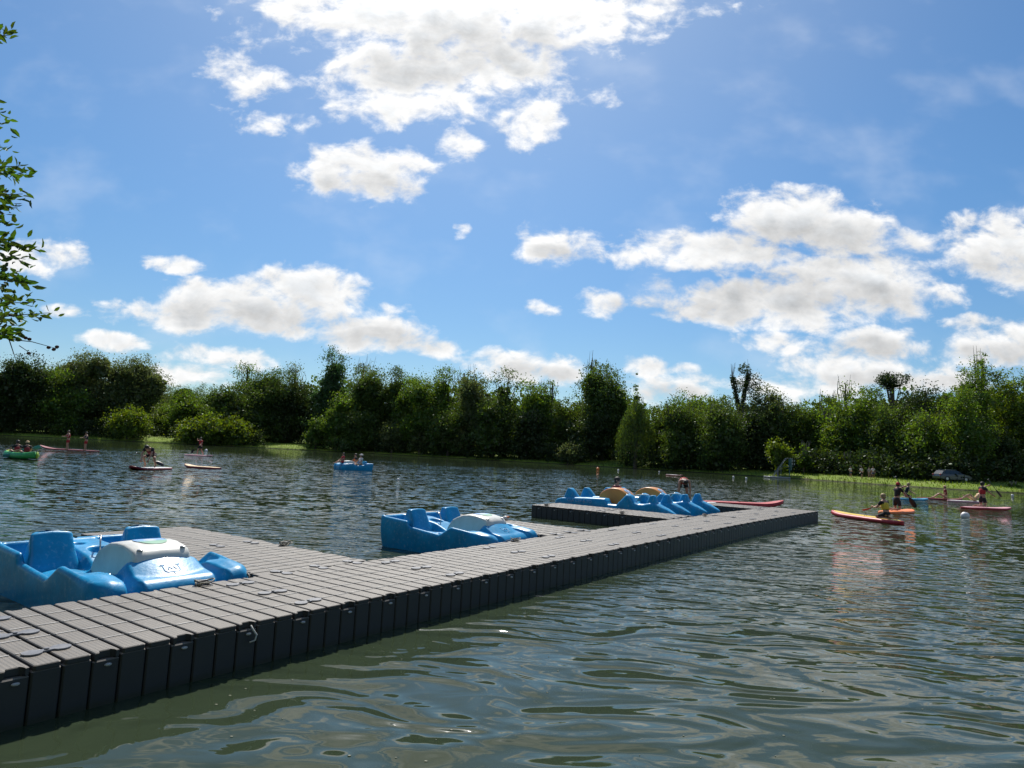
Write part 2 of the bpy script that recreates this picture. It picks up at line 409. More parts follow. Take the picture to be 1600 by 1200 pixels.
def section_mesh():
    """one moulded dock section: 12 deck ribs across, fluted sides, coupler pockets along its edges"""
    mb = MB(); pitch = L_SEC / NB; rs = random.Random(5)
    for i in range(NB):
        x0, x1 = i * pitch + .011, (i + 1) * pitch - .011; xm = (x0 + x1) / 2
        pocket = (i % 3 == 1)
        def edge(sgn):
            y = 0 if sgn < 0 else W_SEC; k = 1 if sgn < 0 else -1
            if pocket:
                return [(x0, y + .004 * k), (x0 + .020, y), (x0 + .026, y + .022 * k), (xm - .035, y + .040 * k), (xm + .035, y + .040 * k), (x1 - .026, y + .022 * k), (x1 - .020, y), (x1, y + .004 * k)]
            return [(x0, y + .012 * k), (x0 + .012, y), (x1 - .012, y), (x1, y + .012 * k)]
        poly = edge(-1) + edge(1)[::-1]
        mb.prism(poly, TOP - .045 if pocket else TOP - .03, TOP, 0, bev=.005)
        # flute below
        for y, k in ((0, 1), (W_SEC, -1)):
            if pocket: 
                mb.box((xm, y + (.036) * k, (TOP - .052 - .14) / 2), (x1 - x0 + .014, .06, TOP - .052 + .14), 0, bev=.008)
            else:
                mb.box((xm, y + .034 * k, (TOP - .031 - .14) / 2), (x1 - x0 + .014, .06, TOP - .031 + .14), 0, bev=.010)
        # three raised lines on each rib
        for yy in (.30, .61, .915, 1.22):
            mb.box((xm, yy + .003 * math.sin(i * 7), TOP + .0015), (x1 - x0 - .012, .011, .006), 1)
    # core under the gaps
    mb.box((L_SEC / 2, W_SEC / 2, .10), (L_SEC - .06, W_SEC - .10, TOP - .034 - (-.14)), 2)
    # pale nylon nuts in the pockets
    for i in range(1, NB, 3):
        xm = (i + .5) * pitch
        for y, k in ((0, 1), (W_SEC, -1)):
            mb.sphere((xm + .01, y + .0 * k, TOP - .085), (.024, .014, .010), 8, 5, 3)
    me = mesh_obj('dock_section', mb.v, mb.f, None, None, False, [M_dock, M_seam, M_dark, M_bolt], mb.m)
    return me
def coupler_mesh():
    mb = MB(); pts = []
    for cx, a0 in ((-.085, 22), (.085, 202)):
        for k in range(13):
            a = R_(a0 + k * 316 / 12); pts.append((cx + .058 * math.cos(a), .055 * math.sin(a)))
    mb.prism(pts, 0, .009, 0)
    mb.tube([(0, 0, .012), (0, 0, .018)], .014, 10)
    return mb

dock = thing('floating_dock', 'long grey modular floating dock with four side fingers across the lake water', 'dock', P0, TH)
sec0 = section_mesh(); sec0.parent = dock
mbc = coupler_mesh(); coup0 = mbc.obj('coupler', M_coup, sec0)
coup0.location = (0, .254, TOP + .003)
def bend(u):      # the chain of sections bows outwards a little towards its end
    return -.28 * max(0, (u - 12) / 10) ** 2
main_u = [.235 + L_SEC * k for k in range(-3, 11)]
def add_section(src, u, v, rz, coups):
    s = src if add_section.first else src.copy()
    if not add_section.first: C.objects.link(s); s.parent = dock
    s.location = (u, v, 0); s.rotation_euler = (R_(random.Random(u * 7 + v).uniform(-.25, .25)), 0, rz)
    for j, (cx, cy, cz) in enumerate(coups):
        if add_section.first and j == 0: c = coup0
        else: c = coup0.copy(); C.objects.link(c); c.parent = s
        c.location = (cx, cy, TOP + .003); c.rotation_euler = (0, 0, cz + .12 * math.sin(u * 9 + j * 4))
    add_section.first = False
add_section.first = True
for k, u in enumerate(main_u):
    slope = (bend(u + L_SEC) - bend(u)) / L_SEC
    cps = [(0, .254 + .508 * j, 0) for j in range(3)]
    add_section(sec0, u, bend(u), math.atan(slope), cps)
FING = [(2.66, 1.54, 2, .02), (8.45, 1.54, 2, .0), (14.15, 1.54, 2, 0), (20.97, 1.22, 1, 0)]
for (u, v, k, yaw) in FING:
    for j in range(k):
        cps = [(0, .254 + .508 * q, 0) for q in range(3)]
        add_section(sec0, u + W_SEC, v + L_SEC * j + .004, math.pi / 2 + yaw, cps)
M_rope = mat_pbr('weathered_rope', (.30, .27, .22), .85, var=.3, vscale=40)
M_cleat = mat_pbr('dark_galvanised_metal', (.06, .06, .065), .4, metal=.6, var=.3)
def cleat(u, v, lab, loops=True, rz=0):
    t = thing('mooring_cleat', lab, 'cleat', dk(u, v, TOP), TH + rz, 'mooring cleats on the dock edge')
    mb = MB(); mb.box((0, 0, .006), (.13, .05, .012), bev=.003); mb.obj('base_plate', M_cleat, t)
    mb = MB(); mb.tube([(-.03, 0, .01), (-.03, 0, .04)], .008); mb.tube([(.03, 0, .01), (.03, 0, .04)], .008)
    mb.tube([(-.085, 0, .052), (-.04, 0, .044), (.04, 0, .044), (.085, 0, .052)], [.006, .010, .010, .006]); mb.obj('horns', M_cleat, t, True)
    if loops:
        rd = random.Random(int(u * 10)); mb = MB()
        for q in range(3):
            r = .06 + .015 * q; ph = rd.random() * 6
            mb.tube([(r * math.cos(a + ph) + .01 * q, r * .8 * math.sin(a + ph), .020 + .012 * q + .012 * math.sin(2 * a + q)) for a in [i * 2 * math.pi / 14 for i in range(15)]], .006, 6)
        mb.tube([(.06, 0, .03), (.09, .08, .02), (.07, .22, -.02), (.05, .32, -.12)], .006, 6)
        o = mb.obj('rope_coil', M_rope, None, True); o.location = dk(u, v, TOP); o.rotation_euler = (0, 0, TH + rz)
        tag(o, lab.replace('dark metal cleat', 'pale rope coiled').replace('mooring ', ''), 'rope', 'mooring ropes')
cleat(1.98, 1.45, 'dark metal cleat on the dock edge under the bow of the nearest pedal boat')
cleat(7.25, 1.45, 'dark metal cleat on the dock edge at the stern side of the second pedal boat')
cleat(4.12, 3.1, 'dark metal cleat on the right edge of the nearest dock finger')
cleat(16.0, 1.3, 'dark metal cleat on the dock by the noses of the orange humped pedal boats')
cleat(14.3, 5.2, 'dark metal cleat near the outer end of the third dock finger')
cleat(14.3, 2.9, 'dark metal cleat on the left edge halfway along the third dock finger')
o = None

# ------------------------------------------------------------------ pedal boats
M_blue = mat_pbr('glossy_blue_moulded_plastic', (.001, .245, .49), .38, spec=.3, var=.16, vscale=3.5, coat=.12, dirt=(.24, .46, .60, .5), bump=(26, .3, .007))
M_bluedk = mat_pbr('dark_hull_blue_plastic', (.004, .060, .19), .35, var=.1, vscale=2, coat=.1)
M_cover = mat_pbr('off_white_plastic', (.62, .61, .56), .38, var=.07, vscale=4, dirt=(.42, .40, .35, .4))
M_orange = mat_pbr('orange_moulded_plastic', (.62, .24, .05), .38, var=.1, vscale=3)
M_black = mat_pbr('black_rubber', (.015, .015, .016), .5)
M_steel = mat_pbr('brushed_steel', (.45, .45, .45), .35, metal=.9)
def sst(a, b, x): t = np.clip((x - a) / (b - a), 0, 1); return t * t * (3 - 2 * t)
def blur(z, k):
    ker = np.exp(-.5 * (np.arange(-3 * k, 3 * k + 1) / k) ** 2); ker /= ker.sum()
    for ax in (0, 1):
        pad = [(0, 0), (0, 0)]; pad[ax] = (3 * k, 3 * k); zp = np.pad(z, pad, mode='edge')
        z = np.apply_along_axis(lambda r: np.convolve(r, ker, 'valid'), ax, zp)
    return z
BL = 2.42
def pedal_shell():
    nx, ny = 121, 171
    xs = np.linspace(-.78, .78, nx); S = np.linspace(0, 1, ny)
    X, SS = np.meshgrid(xs, S, indexing='ij'); AX = np.abs(X)
    yf = .20 * np.exp(-((AX - .43) / .065) ** 4) + .16 * np.clip((AX - .62) / .16, 0, 1) ** 2.5
    yb = BL - .05 * (X / .78) ** 2
    Y = yf + SS * (yb - yf)
    gun = np.interp(Y, [0, .10, .3, .82, 1.05, 1.70, 1.735, 1.78, 2.42], [.37, .39, .42, .465, .315, .375, .385, .465, .50])
    Z = np.full_like(X, 0.0) + gun
    def put(z, m): return Z * (1 - m) + z * m
    win = lambda a, b, c, d, v: sst(a, b, v) * (1 - sst(c, d, v))
    # footwells, seat pans, rear wells
    Z = put(.13, win(.31, .34, .66, .70, AX) * win(.55, .62, 1.26, 1.32, Y))
    Z = put(.285 + .02 * np.cos((AX - .45) * 9), win(.20, .24, .68, .72, AX) * win(1.28, 1.32, 2.30, 2.36, Y))
    Z = put(.30, win(.35, .39, .45, .49, AX) * win(.14, .2, .50, .56, Y))
    # centre console between the seats: rises towards the stern
    con = np.interp(Y, [1.2, 1.35, 1.6, 2.0, 2.4], [.20, .33, .42, .485, .50])
    Z = put(con, (1 - sst(.18, .27, AX)) * sst(1.22, 1.34, Y))
    for (hx, hy, hr, hd) in ((.02, 1.78, .10, .16), (-.09, 2.08, .05, .10)):
        rr = np.hypot(X - hx, Y - hy); Z = Z - hd * (1 - sst(hr - .02, hr + .015, rr))
    # centre bow bulge sloping down to the stem
    bul = np.interp(Y, [0, .06, .42, .6], [.28, .35, .545, .56]) - .40 * np.clip(AX, 0, .36) ** 2
    Z = np.maximum(Z, put(bul, (1 - sst(.33, .40, AX)) * (1 - sst(.48, .54, Y))))
    Z = put(.15, (1 - sst(.29, .31, AX)) * win(.55, .58, 1.2, 1.26, Y))
    # nose crowns, rounded like tubes
    Z = Z + .035 * np.exp(-((AX - .63) / .11) ** 2) * (1 - sst(.3, .55, Y))
    Z = blur(Z, 1)
    Z = Z + .016 * sst(.715, .735, AX) * sst(.3, .6, Y) + .012 * sst(BL - .11, BL - .08, Y)
    Z = Z + .008 * (sst(.345, .355, AX) - sst(.375, .385, AX)) * (Y < .5) - .010 * (sst(.985, .992, Y) - sst(1.004, 1.011, Y)) * (AX > .7)
    e = Y - yf; r = .13
    q = np.clip(e, 0, r); Z = Z - (r - np.sqrt(np.maximum(r * r - (r - q) ** 2, 0))) * .85
    es = .78 - AX; r = .05; q = np.clip(es, 0, r); Z = Z - (r - np.sqrt(np.maximum(r * r - (r - q) ** 2, 0))) * .6 * (1 + 1.3 * (1 - sst(.2, .7, Y)))
    V = np.stack([X, Y, Z], -1).reshape(-1, 3).tolist()
    idx = lambda i, j: i * ny + j
    F = [(idx(i, j), idx(i + 1, j), idx(i + 1, j + 1), idx(i, j + 1)) for i in range(nx - 1) for j in range(ny - 1)]
    loop = [idx(i, 0) for i in range(nx)] + [idx(nx - 1, j) for j in range(1, ny)] + [idx(i, ny - 1) for i in range(nx - 2, -1, -1)] + [idx(0, j) for j in range(ny - 2, 0, -1)]
    n = len(loop); prev = loop
    for lv, (fz, inn) in enumerate(((.94, -.006), (.6, -.002), (.25, .012), (-.1, .05))):
        cur = []
        for a in loop:
            x, y, z = V[a]; zz = z * fz if fz > 0 else -.12
            sx = 1 - inn / .78; yc = (y - 1.2) * (1 - inn / 1.2) + 1.2
            cur.append(len(V)); V.append([x * sx, yc, zz])
        for i in range(n):
            F.append((prev[(i + 1) % n], prev[i], cur[i], cur[(i + 1) % n]))
        prev = cur
    return V, F
def seat_back_mesh():
    # lofted, leaning aft, broad at the base; front face flat, back flares into a fairing
    n = 40; V = []; F = []
    secs = [(.26, .255, 1.60, 2.02), (.30, .25, 1.615, 2.02), (.36, .235, 1.65, 2.01), (.46, .215, 1.70, 2.0), (.56, .205, 1.755, 1.96), (.632, .198, 1.79, 1.935), (.650, .190, 1.80, 1.925), (.657, .175, 1.815, 1.91)]
    for (z, hw, y0, y1) in secs:
        for k in range(n):
            a = 2 * math.pi * k / n; c, s = math.cos(a), math.sin(a); p = .20
            x = hw * math.copysign(abs(c) ** p, c); yy = math.copysign(abs(s) ** p, s)
            w = 1 if yy < 0 else (1 - .35 * (x / hw) ** 2)
            bw = 1.0 if yy < 0 else .78 + .0 * z
            crown = .02 * (1 - (x / hw) ** 2) if z > .6 else 0
            V.append((x * (bw if yy > 0 else 1), (y0 + y1) / 2 + yy * (y1 - y0) / 2 * (1), z + crown))
    for j in range(len(secs) - 1):
        for k in range(n): F.append((j * n + k, j * n + (k + 1) % n, (j + 1) * n + (k + 1) % n, (j + 1) * n + k))
    F.append(tuple((len(secs) - 1) * n + k for k in range(n)))
    return V, F
def cover_profile(scale=1.0):
    return [(.405, .50), (.42, .56), (.47, .605), (.56, .632), (.68, .652), (.82, .655), (.96, .638), (1.08, .592), (1.18, .54), (1.26, .44), (1.31, .34), (1.335, .24)]
def cover_mesh(prof, hw, zb, rnd=.03):
    V = []; F = []; n = len(prof); xs = [-hw, -hw + rnd * .3, -hw + rnd, -hw / 2, 0, hw / 2, hw - rnd, hw - rnd * .3, hw]
    dz = [-rnd, -rnd * .35, 0, .006, .010, .006, 0, -rnd * .35, -rnd]
    cy = sum(p[0] for p in prof) / n
    for i, x in enumerate(xs):
        for (y, z) in prof:
            k = dz[i]; V.append((x, y + (cy - y) * max(0, -k) * 2.2, z + k))
    m = len(xs)
    for i in range(m - 1):
        for j in range(n - 1): F.append((i * n + j, (i + 1) * n + j, (i + 1) * n + j + 1, i * n + j + 1))
    b = len(V)
    for s, i in ((0, 0), (1, m - 1)):
        row = [i * n + j for j in range(n)]
        y0, y1 = V[row[0]][1], V[row[-1]][1]
        low = []
        for j in range(n):
            low.append(len(V)); V.append((V[row[j]][0], V[row[j]][1], zb))
        for j in range(n - 1):
            f = (row[j], row[j + 1], low[j + 1], low[j]); F.append(f if s == 0 else f[::-1])
    return V, F
def sticker_material():
    m = bpy.data.materials.new('faded_round_sticker'); m.use_nodes = True; t = NT(m.node_tree); b = t.n['Principled BSDF']
    tc = t.add('ShaderNodeTexCoord').outputs['Object']
    s = t.add('ShaderNodeSeparateXYZ', {0: tc}); n = t.noise(tc, 30, 3, .6).outputs['Fac']
    c = t.mix(t.ramp(t.math('ADD', s.outputs[1], t.math('MULTIPLY', n, .06)), .70, .78), (.22, .42, .27), (.20, .38, .66))
    r = t.add('ShaderNodeVectorMath', {0: tc, 1: (.02, .76, .69)}, operation='DISTANCE').outputs['Value']
    c = t.mix(t.ramp(t.math('ADD', r, t.math('MULTIPLY', n, .04)), .10, .06), c, (.60, .60, .58))
    t.l.new(c, b.inputs['Base Color']); b.inputs['Roughness'].default_value = .4
    return m
M_stick = sticker_material()
M_emb = mat_pbr('pale_blue_moulding', (.10, .36, .62), .4)
M_foam = mat_pbr('shaded_pedal_well', (.02, .02, .022), .6)

def make_pedal_boat(label):
    t = thing('pedal_boat', label, 'pedal boat')
    V, F = pedal_shell(); hull = mesh_obj('hull', V, F, M_blue, t, True)
    from mathutils.bvhtree import BVHTree
    bvh = BVHTree.FromPolygons([Vector(v) for v in V], F)
    V, F = seat_back_mesh()
    s = mesh_obj('seat_back', V, F, M_blue, t, True); s.location = (-.47, 0, 0)
    s2 = s.copy(); C.objects.link(s2); s2.parent = t; s2.location = (.47, 0, 0)
    V, F = cover_mesh(cover_profile(), .285, .16); cv = mesh_obj('paddle_wheel_cover', V, F, M_cover, t, True)
    for p in cv.data.polygons:
        if abs(p.normal.x) > .9: p.use_smooth = False
    # round sticker following the cover's top
    prof = cover_profile(); sv = [(.02, .76, 0)]; fs = []
    zt = lambda y: float(np.interp(y, [p[0] for p in prof], [p[1] for p in prof]))
    for k in range(28):
        a = 2 * math.pi * k / 28; sv.append((.02 + .155 * math.cos(a), .76 + .175 * math.sin(a), 0))
    for k in range(28): sv.append((.02 + .08 * math.cos(2 * math.pi * k / 28), .76 + .09 * math.sin(2 * math.pi * k / 28), 0))
    sv = [(x, y, zt(y) + .0135) for x, y, _ in sv]
    for k in range(28): fs.append((0, 29 + k, 29 + (k + 1) % 28)); fs.append((29 + k, 1 + k, 1 + (k + 1) % 28, 29 + (k + 1) % 28))
    mesh_obj('sticker', sv, fs, M_stick, cv, True)
    for x in (-.21, .22):
        mb = MB(); mb.sphere((x, .475, .618), (.03, .03, .008), 12, 6); mb.obj('vent_plug', M_steel, cv, True)
    # moulded emblem on the bow bulge: an open frame with a short stem
    mb = MB(); zz = lambda y: float(np.interp(y, [0, .06, .42], [.30, .36, .545])) + .004
    pt = lambda x, y: tuple(bvh.ray_cast(Vector((x, y, 2)), Vector((0, 0, -1)))[0] + Vector((0, 0, .0005)))
    fr = [(-.075, .30), (-.075, .22), (-.055, .205), (.055, .205), (.075, .22), (.075, .30)]
    mb.tube([pt(*q) for q in fr], .005, 6); mb.tube([pt(0, .205), pt(0, .165)], .005, 6)
    mb.tube([pt(-.04, .235), pt(-.02, .275), pt(0, .24), pt(.02, .275), pt(.04, .235)], .005, 6)
    mb.tube([pt(-.095, .30), pt(-.055, .30)], .006, 6); mb.tube([pt(.055, .30), pt(.095, .30)], .006, 6)
    mb.obj('moulded_emblem', M_emb, t, True)
    # pedals, black blocks by the cover
    for x in (-.36, .36):
        mb = MB(); mb.box((x, .72, .30), (.08, .06, .025), bev=.006); mb.tube([(x * .8, .78, .24), (x, .76, .25), (x, .72, .29)], .009, 6)
        mb.obj('pedal', M_black, t)
    # steering lever
    mb = MB(); mb.tube([(-.06, 1.62, .40), (-.07, 1.60, .50), (-.05, 1.66, .58), (-.02, 1.72, .60), (.0, 1.76, .59)], .009, 8); mb.sphere((.0, 1.77, .59), .016); mb.obj('steering_lever', M_steel, t, True)
    mb = MB(); mb.box((0, 2.46, .30), (.30, .07, .26), bev=.015); mb.tube([(0, 2.48, .43), (0, 2.52, .45), (.0, 2.36, .52)], .012); mb.obj('rudder_box', M_black, t)
    # bow fender strap
    mb = MB(); mb.tube([(.62, .02, .26), (.66, -.04, .28), (.70, .0, .33), (.71, .08, .36)], .012, 6); mb.obj('tow_loop', M_black, t, True)
    return t
boat1 = make_pedal_boat('nearest blue pedal boat with white wheel cover, moored in the first dock slip')
boat1.location = dk(1.90, 1.62, 0); boat1.rotation_euler = (0, 0, TH + R_(0))
boat2 = copy_tree(boat1); tag(boat2, 'blue pedal boat with white wheel cover in the second slip, middle of the dock')
boat2.location = dk(7.63, 1.66, 0); boat2.rotation_euler = (R_(.5), 0, TH + R_(1))
boat3 = copy_tree(boat1); tag(boat3, 'small far blue pedal boat out on the open lake carrying three people')
for b_ in (boat1, boat2, boat3): b_['group'] = 'blue two seat pedal boats'
b3p = at(527, 733.5); boat3.location = b3p; boat3.rotation_euler = (0, 0, R_(-52))

# four seat pedal boats with pointed noses
def loft(stations, n=20, p=.45, cap=True):
    """stations: (y, cx, halfw, ztop, zbot)"""
    V = []; F = []
    for (y, cx, hw, zt, zb) in stations:
        for k in range(n):
            a = 2 * math.pi * (k + .5) / n; c, s = math.cos(a), math.sin(a)
            V.append((cx + hw * math.copysign(abs(c) ** p, c), y, (zt + zb) / 2 + (zt - zb) / 2 * math.copysign(abs(s) ** p, s)))
    m = len(stations)
    for j in range(m - 1):
        for k in range(n): F.append((j * n + k, (j + 1) * n + k, (j + 1) * n + (k + 1) % n, j * n + (k + 1) % n))
    if cap: F.append(tuple(range(n))); F.append(tuple((m - 1) * n + k for k in range(n - 1, -1, -1)))
    return V, F
LEN4 = 3.85
def make_four_seater(label):
    t = thing('four_seat_pedal_boat', label, 'pedal boat', group='four seat pedal boats with orange humps')
    prof_y = [0, .03, .12, .30, .50, .62, .75, .92, 1.10, 1.22, 1.36, 1.46, 1.58, 1.70, 1.76, 2.05, 2.14, 2.3, 2.8, 3.3, 3.6, 3.78, 3.85]
    prof_z = [.27, .30, .35, .44, .52, .56, .56, .51, .50, .53, .72, .75, .62, .50, .42, .42, .57, .57, .55, .52, .49, .44, .38]
    hw_ = [.015, .06, .13, .20, .22, .22, .22, .22, .22, .22, .22, .22, .22, .22, .22, .22, .22, .22, .22, .21, .19, .15, .10]
    zb_ = [.26, .19, .08, -.05, -.12, -.15] + [-.15] * 13 + [-.1, .0, .08, .15]
    for sx in (-1, 1):
        ys = np.unique(np.concatenate([prof_y, np.linspace(.0, 3.85, 60)]))
        st = [(y, sx * .55, float(np.interp(y, prof_y, hw_)), float(np.interp(y, prof_y, prof_z)), float(np.interp(y, prof_y, zb_))) for y in ys]
        V, F = loft(st, 20, .42); mesh_obj('float_hull', V, F, M_blue, t, True)
    # deck between the hulls
    nx, ny = 31, 120; xs = np.linspace(-.36, .36, nx); yy = np.linspace(.75, 3.7, ny)
    X, Y = np.meshgrid(xs, yy, indexing='ij')
    Z = np.interp(Y, [.75, .8, 1.3, 1.5, 1.6, 2.75, 2.85, 3.5, 3.7], [.32, .36, .36, .52, .24, .24, .34, .46, .42])
    Z = np.maximum(Z, .20 + .2 * (1 - sst(.06, .12, np.abs(X))) * (Y > 2.8) * 1.0)
    V = np.stack([X, Y, Z], -1).reshape(-1, 3).tolist(); F = [(i * ny + j, (i + 1) * ny + j, (i + 1) * ny + j + 1, i * ny + j + 1) for i in range(nx - 1) for j in range(ny - 1)]
    b = len(V)
    for j in range(ny): 
        for i in (0, nx - 1): V.append([V[i * ny + j][0], V[i * ny + j][1], .0])
    for j in range(ny - 1):
        F.append((0 * ny + j, 0 * ny + j + 1, b + 2 * (j + 1), b + 2 * j)); F.append(((nx - 1) * ny + j + 1, (nx - 1) * ny + j, b + 2 * j + 1, b + 2 * j + 3))
    for j in (0, ny - 1):
        lo0, lo1 = b + 2 * j, b + 2 * j + 1
        F.append(tuple([i * ny + j for i in range(nx)] + [lo1, lo0]))
    mesh_obj('centre_deck', V, F, M_blue, t, True)
    # fin shaped seat backs: two by the noses, two at the stern
    for sx in (-1, 1):
        for (y0, y1, tip, zt) in ((.54, .92, .72, .76), (3.05, 3.6, 3.40, .78)):
            st = []
            for q in np.linspace(0, 1, 10):
                z = .45 + (zt - .45) * q; k = (1 - q) ** .8
                ya = tip - .055 + (y0 - tip + .055) * k; yb = tip + .055 + (y1 - tip - .055) * k
                st.append((z, ya, yb, .17 - .07 * q))
            V = []; F = []; n = 16
            for (z, ya, yb, hw) in st:
                for k in range(n):
                    a = 2 * math.pi * k / n; c, s_ = math.cos(a), math.sin(a)
                    V.append((sx * .52 + hw * math.copysign(abs(c) ** .5, c), (ya + yb) / 2 + (yb - ya) / 2 * math.copysign(abs(s_) ** .6, s_), z))
            for j in range(9):
                for k in range(n): F.append((j * n + k, j * n + (k + 1) % n, (j + 1) * n + (k + 1) % n, (j + 1) * n + k))
            F.append(tuple(9 * n + k for k in range(n)))
            mesh_obj('seat_back', V, F, M_blue, t, True)
    # orange hump: a broad arch over the paddle wheel
    prof = [(1.50, .34), (1.55, .46)] + [(2.08 + .56 * math.cos(a), .38 + .49 * math.sin(a)) for a in [math.pi * (1 - k / 14) for k in range(3, 12)]] + [(2.61, .46), (2.67, .34)]
    V, F = cover_mesh(prof, .26, .2, .03); cv = mesh_obj('paddle_wheel_cover', V, F, M_orange, t, True)
    mb = MB()
    for k, (y, z) in enumerate(((1.66, .56), (1.72, .62))):
        pass
    zt = lambda y: float(np.interp(y, [p[0] for p in prof], [p[1] for p in prof]))
    sv = [(0, 1.76, zt(1.76) + .012)]; fs = []
    for k in range(20):
        a = 2 * math.pi * k / 20; y = 1.76 + .10 * math.sin(a); sv.append((.13 * math.cos(a), y, zt(y) + .016))
    for k in range(20): fs.append((0, 1 + k, 1 + (k + 1) % 20))
    mesh_obj('sticker', sv, fs, mat_pbr('blue_white_sticker', (.25, .42, .62), .4, var=.6, vscale=14), cv)
    mb = MB(); mb.tube([(-.5, 1.30, .70), (-.2, 1.32, .72), (.2, 1.32, .72), (.5, 1.30, .70)], .016, 8); mb.obj('grab_rail', M_cover, t, True)
    # pale lettering on the hull side
    cu = bpy.data.curves.new('t', 'FONT'); cu.body = 'CLA C24 & YO'; cu.size = .13; cu.extrude = .001; cu.align_x = 'CENTER'
    to = bpy.data.objects.new('tmp', cu); C.objects.link(to)
    dg = bpy.context.evaluated_depsgraph_get(); me = bpy.data.meshes.new_from_object(to.evaluated_get(dg)); bpy.data.objects.remove(to)
    me.materials.clear(); me.materials.append(M_letter)
    lo = bpy.data.objects.new('hull_lettering', me); C.objects.link(lo); lo.parent = t
    lo.rotation_euler = (R_(90), 0, R_(-90)); lo.location = (-.777, 2.95, .40)
    return t
M_letter = mat_pbr('faded_blue_white_letters', (.22, .36, .52), .5)
o1 = make_four_seater('blue four seat pedal boat with orange hump lying against the third dock finger')
o1.location = dk(16.75, 2.15, 0); o1.rotation_euler = (0, 0, TH + R_(0))
o2 = copy_tree(o1); tag(o2, 'blue four seat pedal boat with orange hump on the outer side of its twin')
o2.location = dk(18.85, 1.98, 0); o2.rotation_euler = (0, 0, TH + R_(-2))

# ------------------------------------------------------------------ trees and shrubs
def leaf_material(name, col, trans=.5, rough=.55):
    m = bpy.data.materials.new(name); m.use_nodes = True; t = NT(m.node_tree); t.n.clear()
    out = t.add('ShaderNodeOutputMaterial'); tc = t.add('ShaderNodeTexCoord').outputs['Object']
    n = t.noise(tc, .55, 3, .6).outputs['Fac']; rp = t.add('ShaderNodeNewGeometry').outputs['Random Per Island']
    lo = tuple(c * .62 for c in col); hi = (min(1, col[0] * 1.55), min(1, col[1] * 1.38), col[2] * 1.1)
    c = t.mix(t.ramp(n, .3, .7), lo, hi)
    c2 = t.add('ShaderNodeHueSaturation', {'Hue': t.math('MULTIPLY_ADD', rp, .05, .475), 'Value': t.math('MULTIPLY_ADD', rp, .7, .65), 'Color': c}).outputs[0]
    d = t.add('ShaderNodeBsdfDiffuse', {'Color': c2})
    tcol = t.add('ShaderNodeHueSaturation', {'Hue': .485, 'Saturation': 1.12, 'Value': 1.75, 'Color': c2}).outputs[0]
    tr = t.add('ShaderNodeBsdfTranslucent', {'Color': tcol})
    g = t.add('ShaderNodeBsdfGlossy', {'Color': (.5, .55, .5, 1), 'Roughness': .45})
    a = t.add('ShaderNodeMixShader', {0: trans, 1: d.outputs[0], 2: tr.outputs[0]}).outputs[0]
    b = t.add('ShaderNodeMixShader', {0: .05, 1: a, 2: g.outputs[0]}).outputs[0]
    t.l.new(b, out.inputs[0]); return m
LEAF = {
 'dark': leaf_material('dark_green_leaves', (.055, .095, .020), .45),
 'mid': leaf_material('mid_green_leaves', (.072, .128, .022), .50),
 'lime': leaf_material('yellow_green_leaves', (.085, .135, .020), .50),
 'grey': leaf_material('grey_green_leaves', (.075, .105, .038), .45),
 'blue': leaf_material('blue_green_leaves', (.045, .095, .034), .45),
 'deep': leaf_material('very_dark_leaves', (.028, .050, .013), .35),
 'branch': leaf_material('fresh_branch_leaves', (.042, .085, .014), .45),
}
M_bark = mat_pbr('rough_bark', (.085, .066, .048), .9, var=.35, vscale=6, bump=(12, .8, .05))
M_barkp = mat_pbr('pale_bare_wood', (.20, .17, .14), .85, var=.3, vscale=6)

def quads(P, size, rng, aspect=.62, nrm=None, droop=None):
    """one small pointed leaf face per point, random orientation"""
    n = len(P)
    a = rng.normal(size=(n, 3)); 
    if droop is not None: a = a * .35 + np.array([0, 0, -1.0])
    a /= np.linalg.norm(a, axis=1)[:, None]
    b = rng.normal(size=(n, 3)); b -= (b * a).sum(1)[:, None] * a; b /= np.linalg.norm(b, axis=1)[:, None]
    s = size * rng.uniform(.55, 1.35, n)[:, None]
    V = np.empty((n, 4, 3)); V[:, 0] = P - a * s * .5; V[:, 1] = P + b * s * .5 * aspect; V[:, 2] = P + a * s * .5; V[:, 3] = P - b * s * .5 * aspect
    return V.reshape(-1, 3)
def leaf_mesh(name, V, mat, parent, loc=None):
    n = len(V) // 4; me = bpy.data.meshes.new(name)
    me.vertices.add(len(V)); me.vertices.foreach_set('co', V.astype(np.float32).ravel())
    me.loops.add(len(V)); me.loops.foreach_set('vertex_index', np.arange(len(V), dtype=np.int32))
    me.polygons.add(n); me.polygons.foreach_set('loop_start', np.arange(0, 4 * n, 4, dtype=np.int32)); me.polygons.foreach_set('loop_total', np.full(n, 4, dtype=np.int32))
    me.update(calc_edges=True); me.materials.append(mat)
    o = bpy.data.objects.new(name, me); C.objects.link(o); o.parent = parent
    if loc is not None: o.location = loc
    return o
def blob_points(blobs, n, rng, cl_sigma, shell=.55, per=26):
    """clumps of leaves near the surface of a set of ellipsoids (cx,cy,cz,rx,ry,rz)"""
    B = np.array(blobs); w = (B[:, 3] * B[:, 5] + B[:, 4] * B[:, 5] + B[:, 3] * B[:, 4]); w /= w.sum()
    nc = max(4, n // per); k = rng.choice(len(B), nc, p=w)
    d = rng.normal(size=(nc, 3)); d /= np.linalg.norm(d, axis=1)[:, None]
    r = (shell + (1 - shell) * rng.random(nc) ** .6) * rng.uniform(.86, 1.10, nc)
    c = B[k, :3] + d * B[k, 3:] * r[:, None]
    cs = rng.uniform(.5, 1.5, nc)
    P = np.repeat(c, per, axis=0) + rng.normal(size=(nc * per, 3)) * (cl_sigma * np.repeat(cs, per))[:, None] * np.array([1, 1, .75])
    return P
GZ = .5
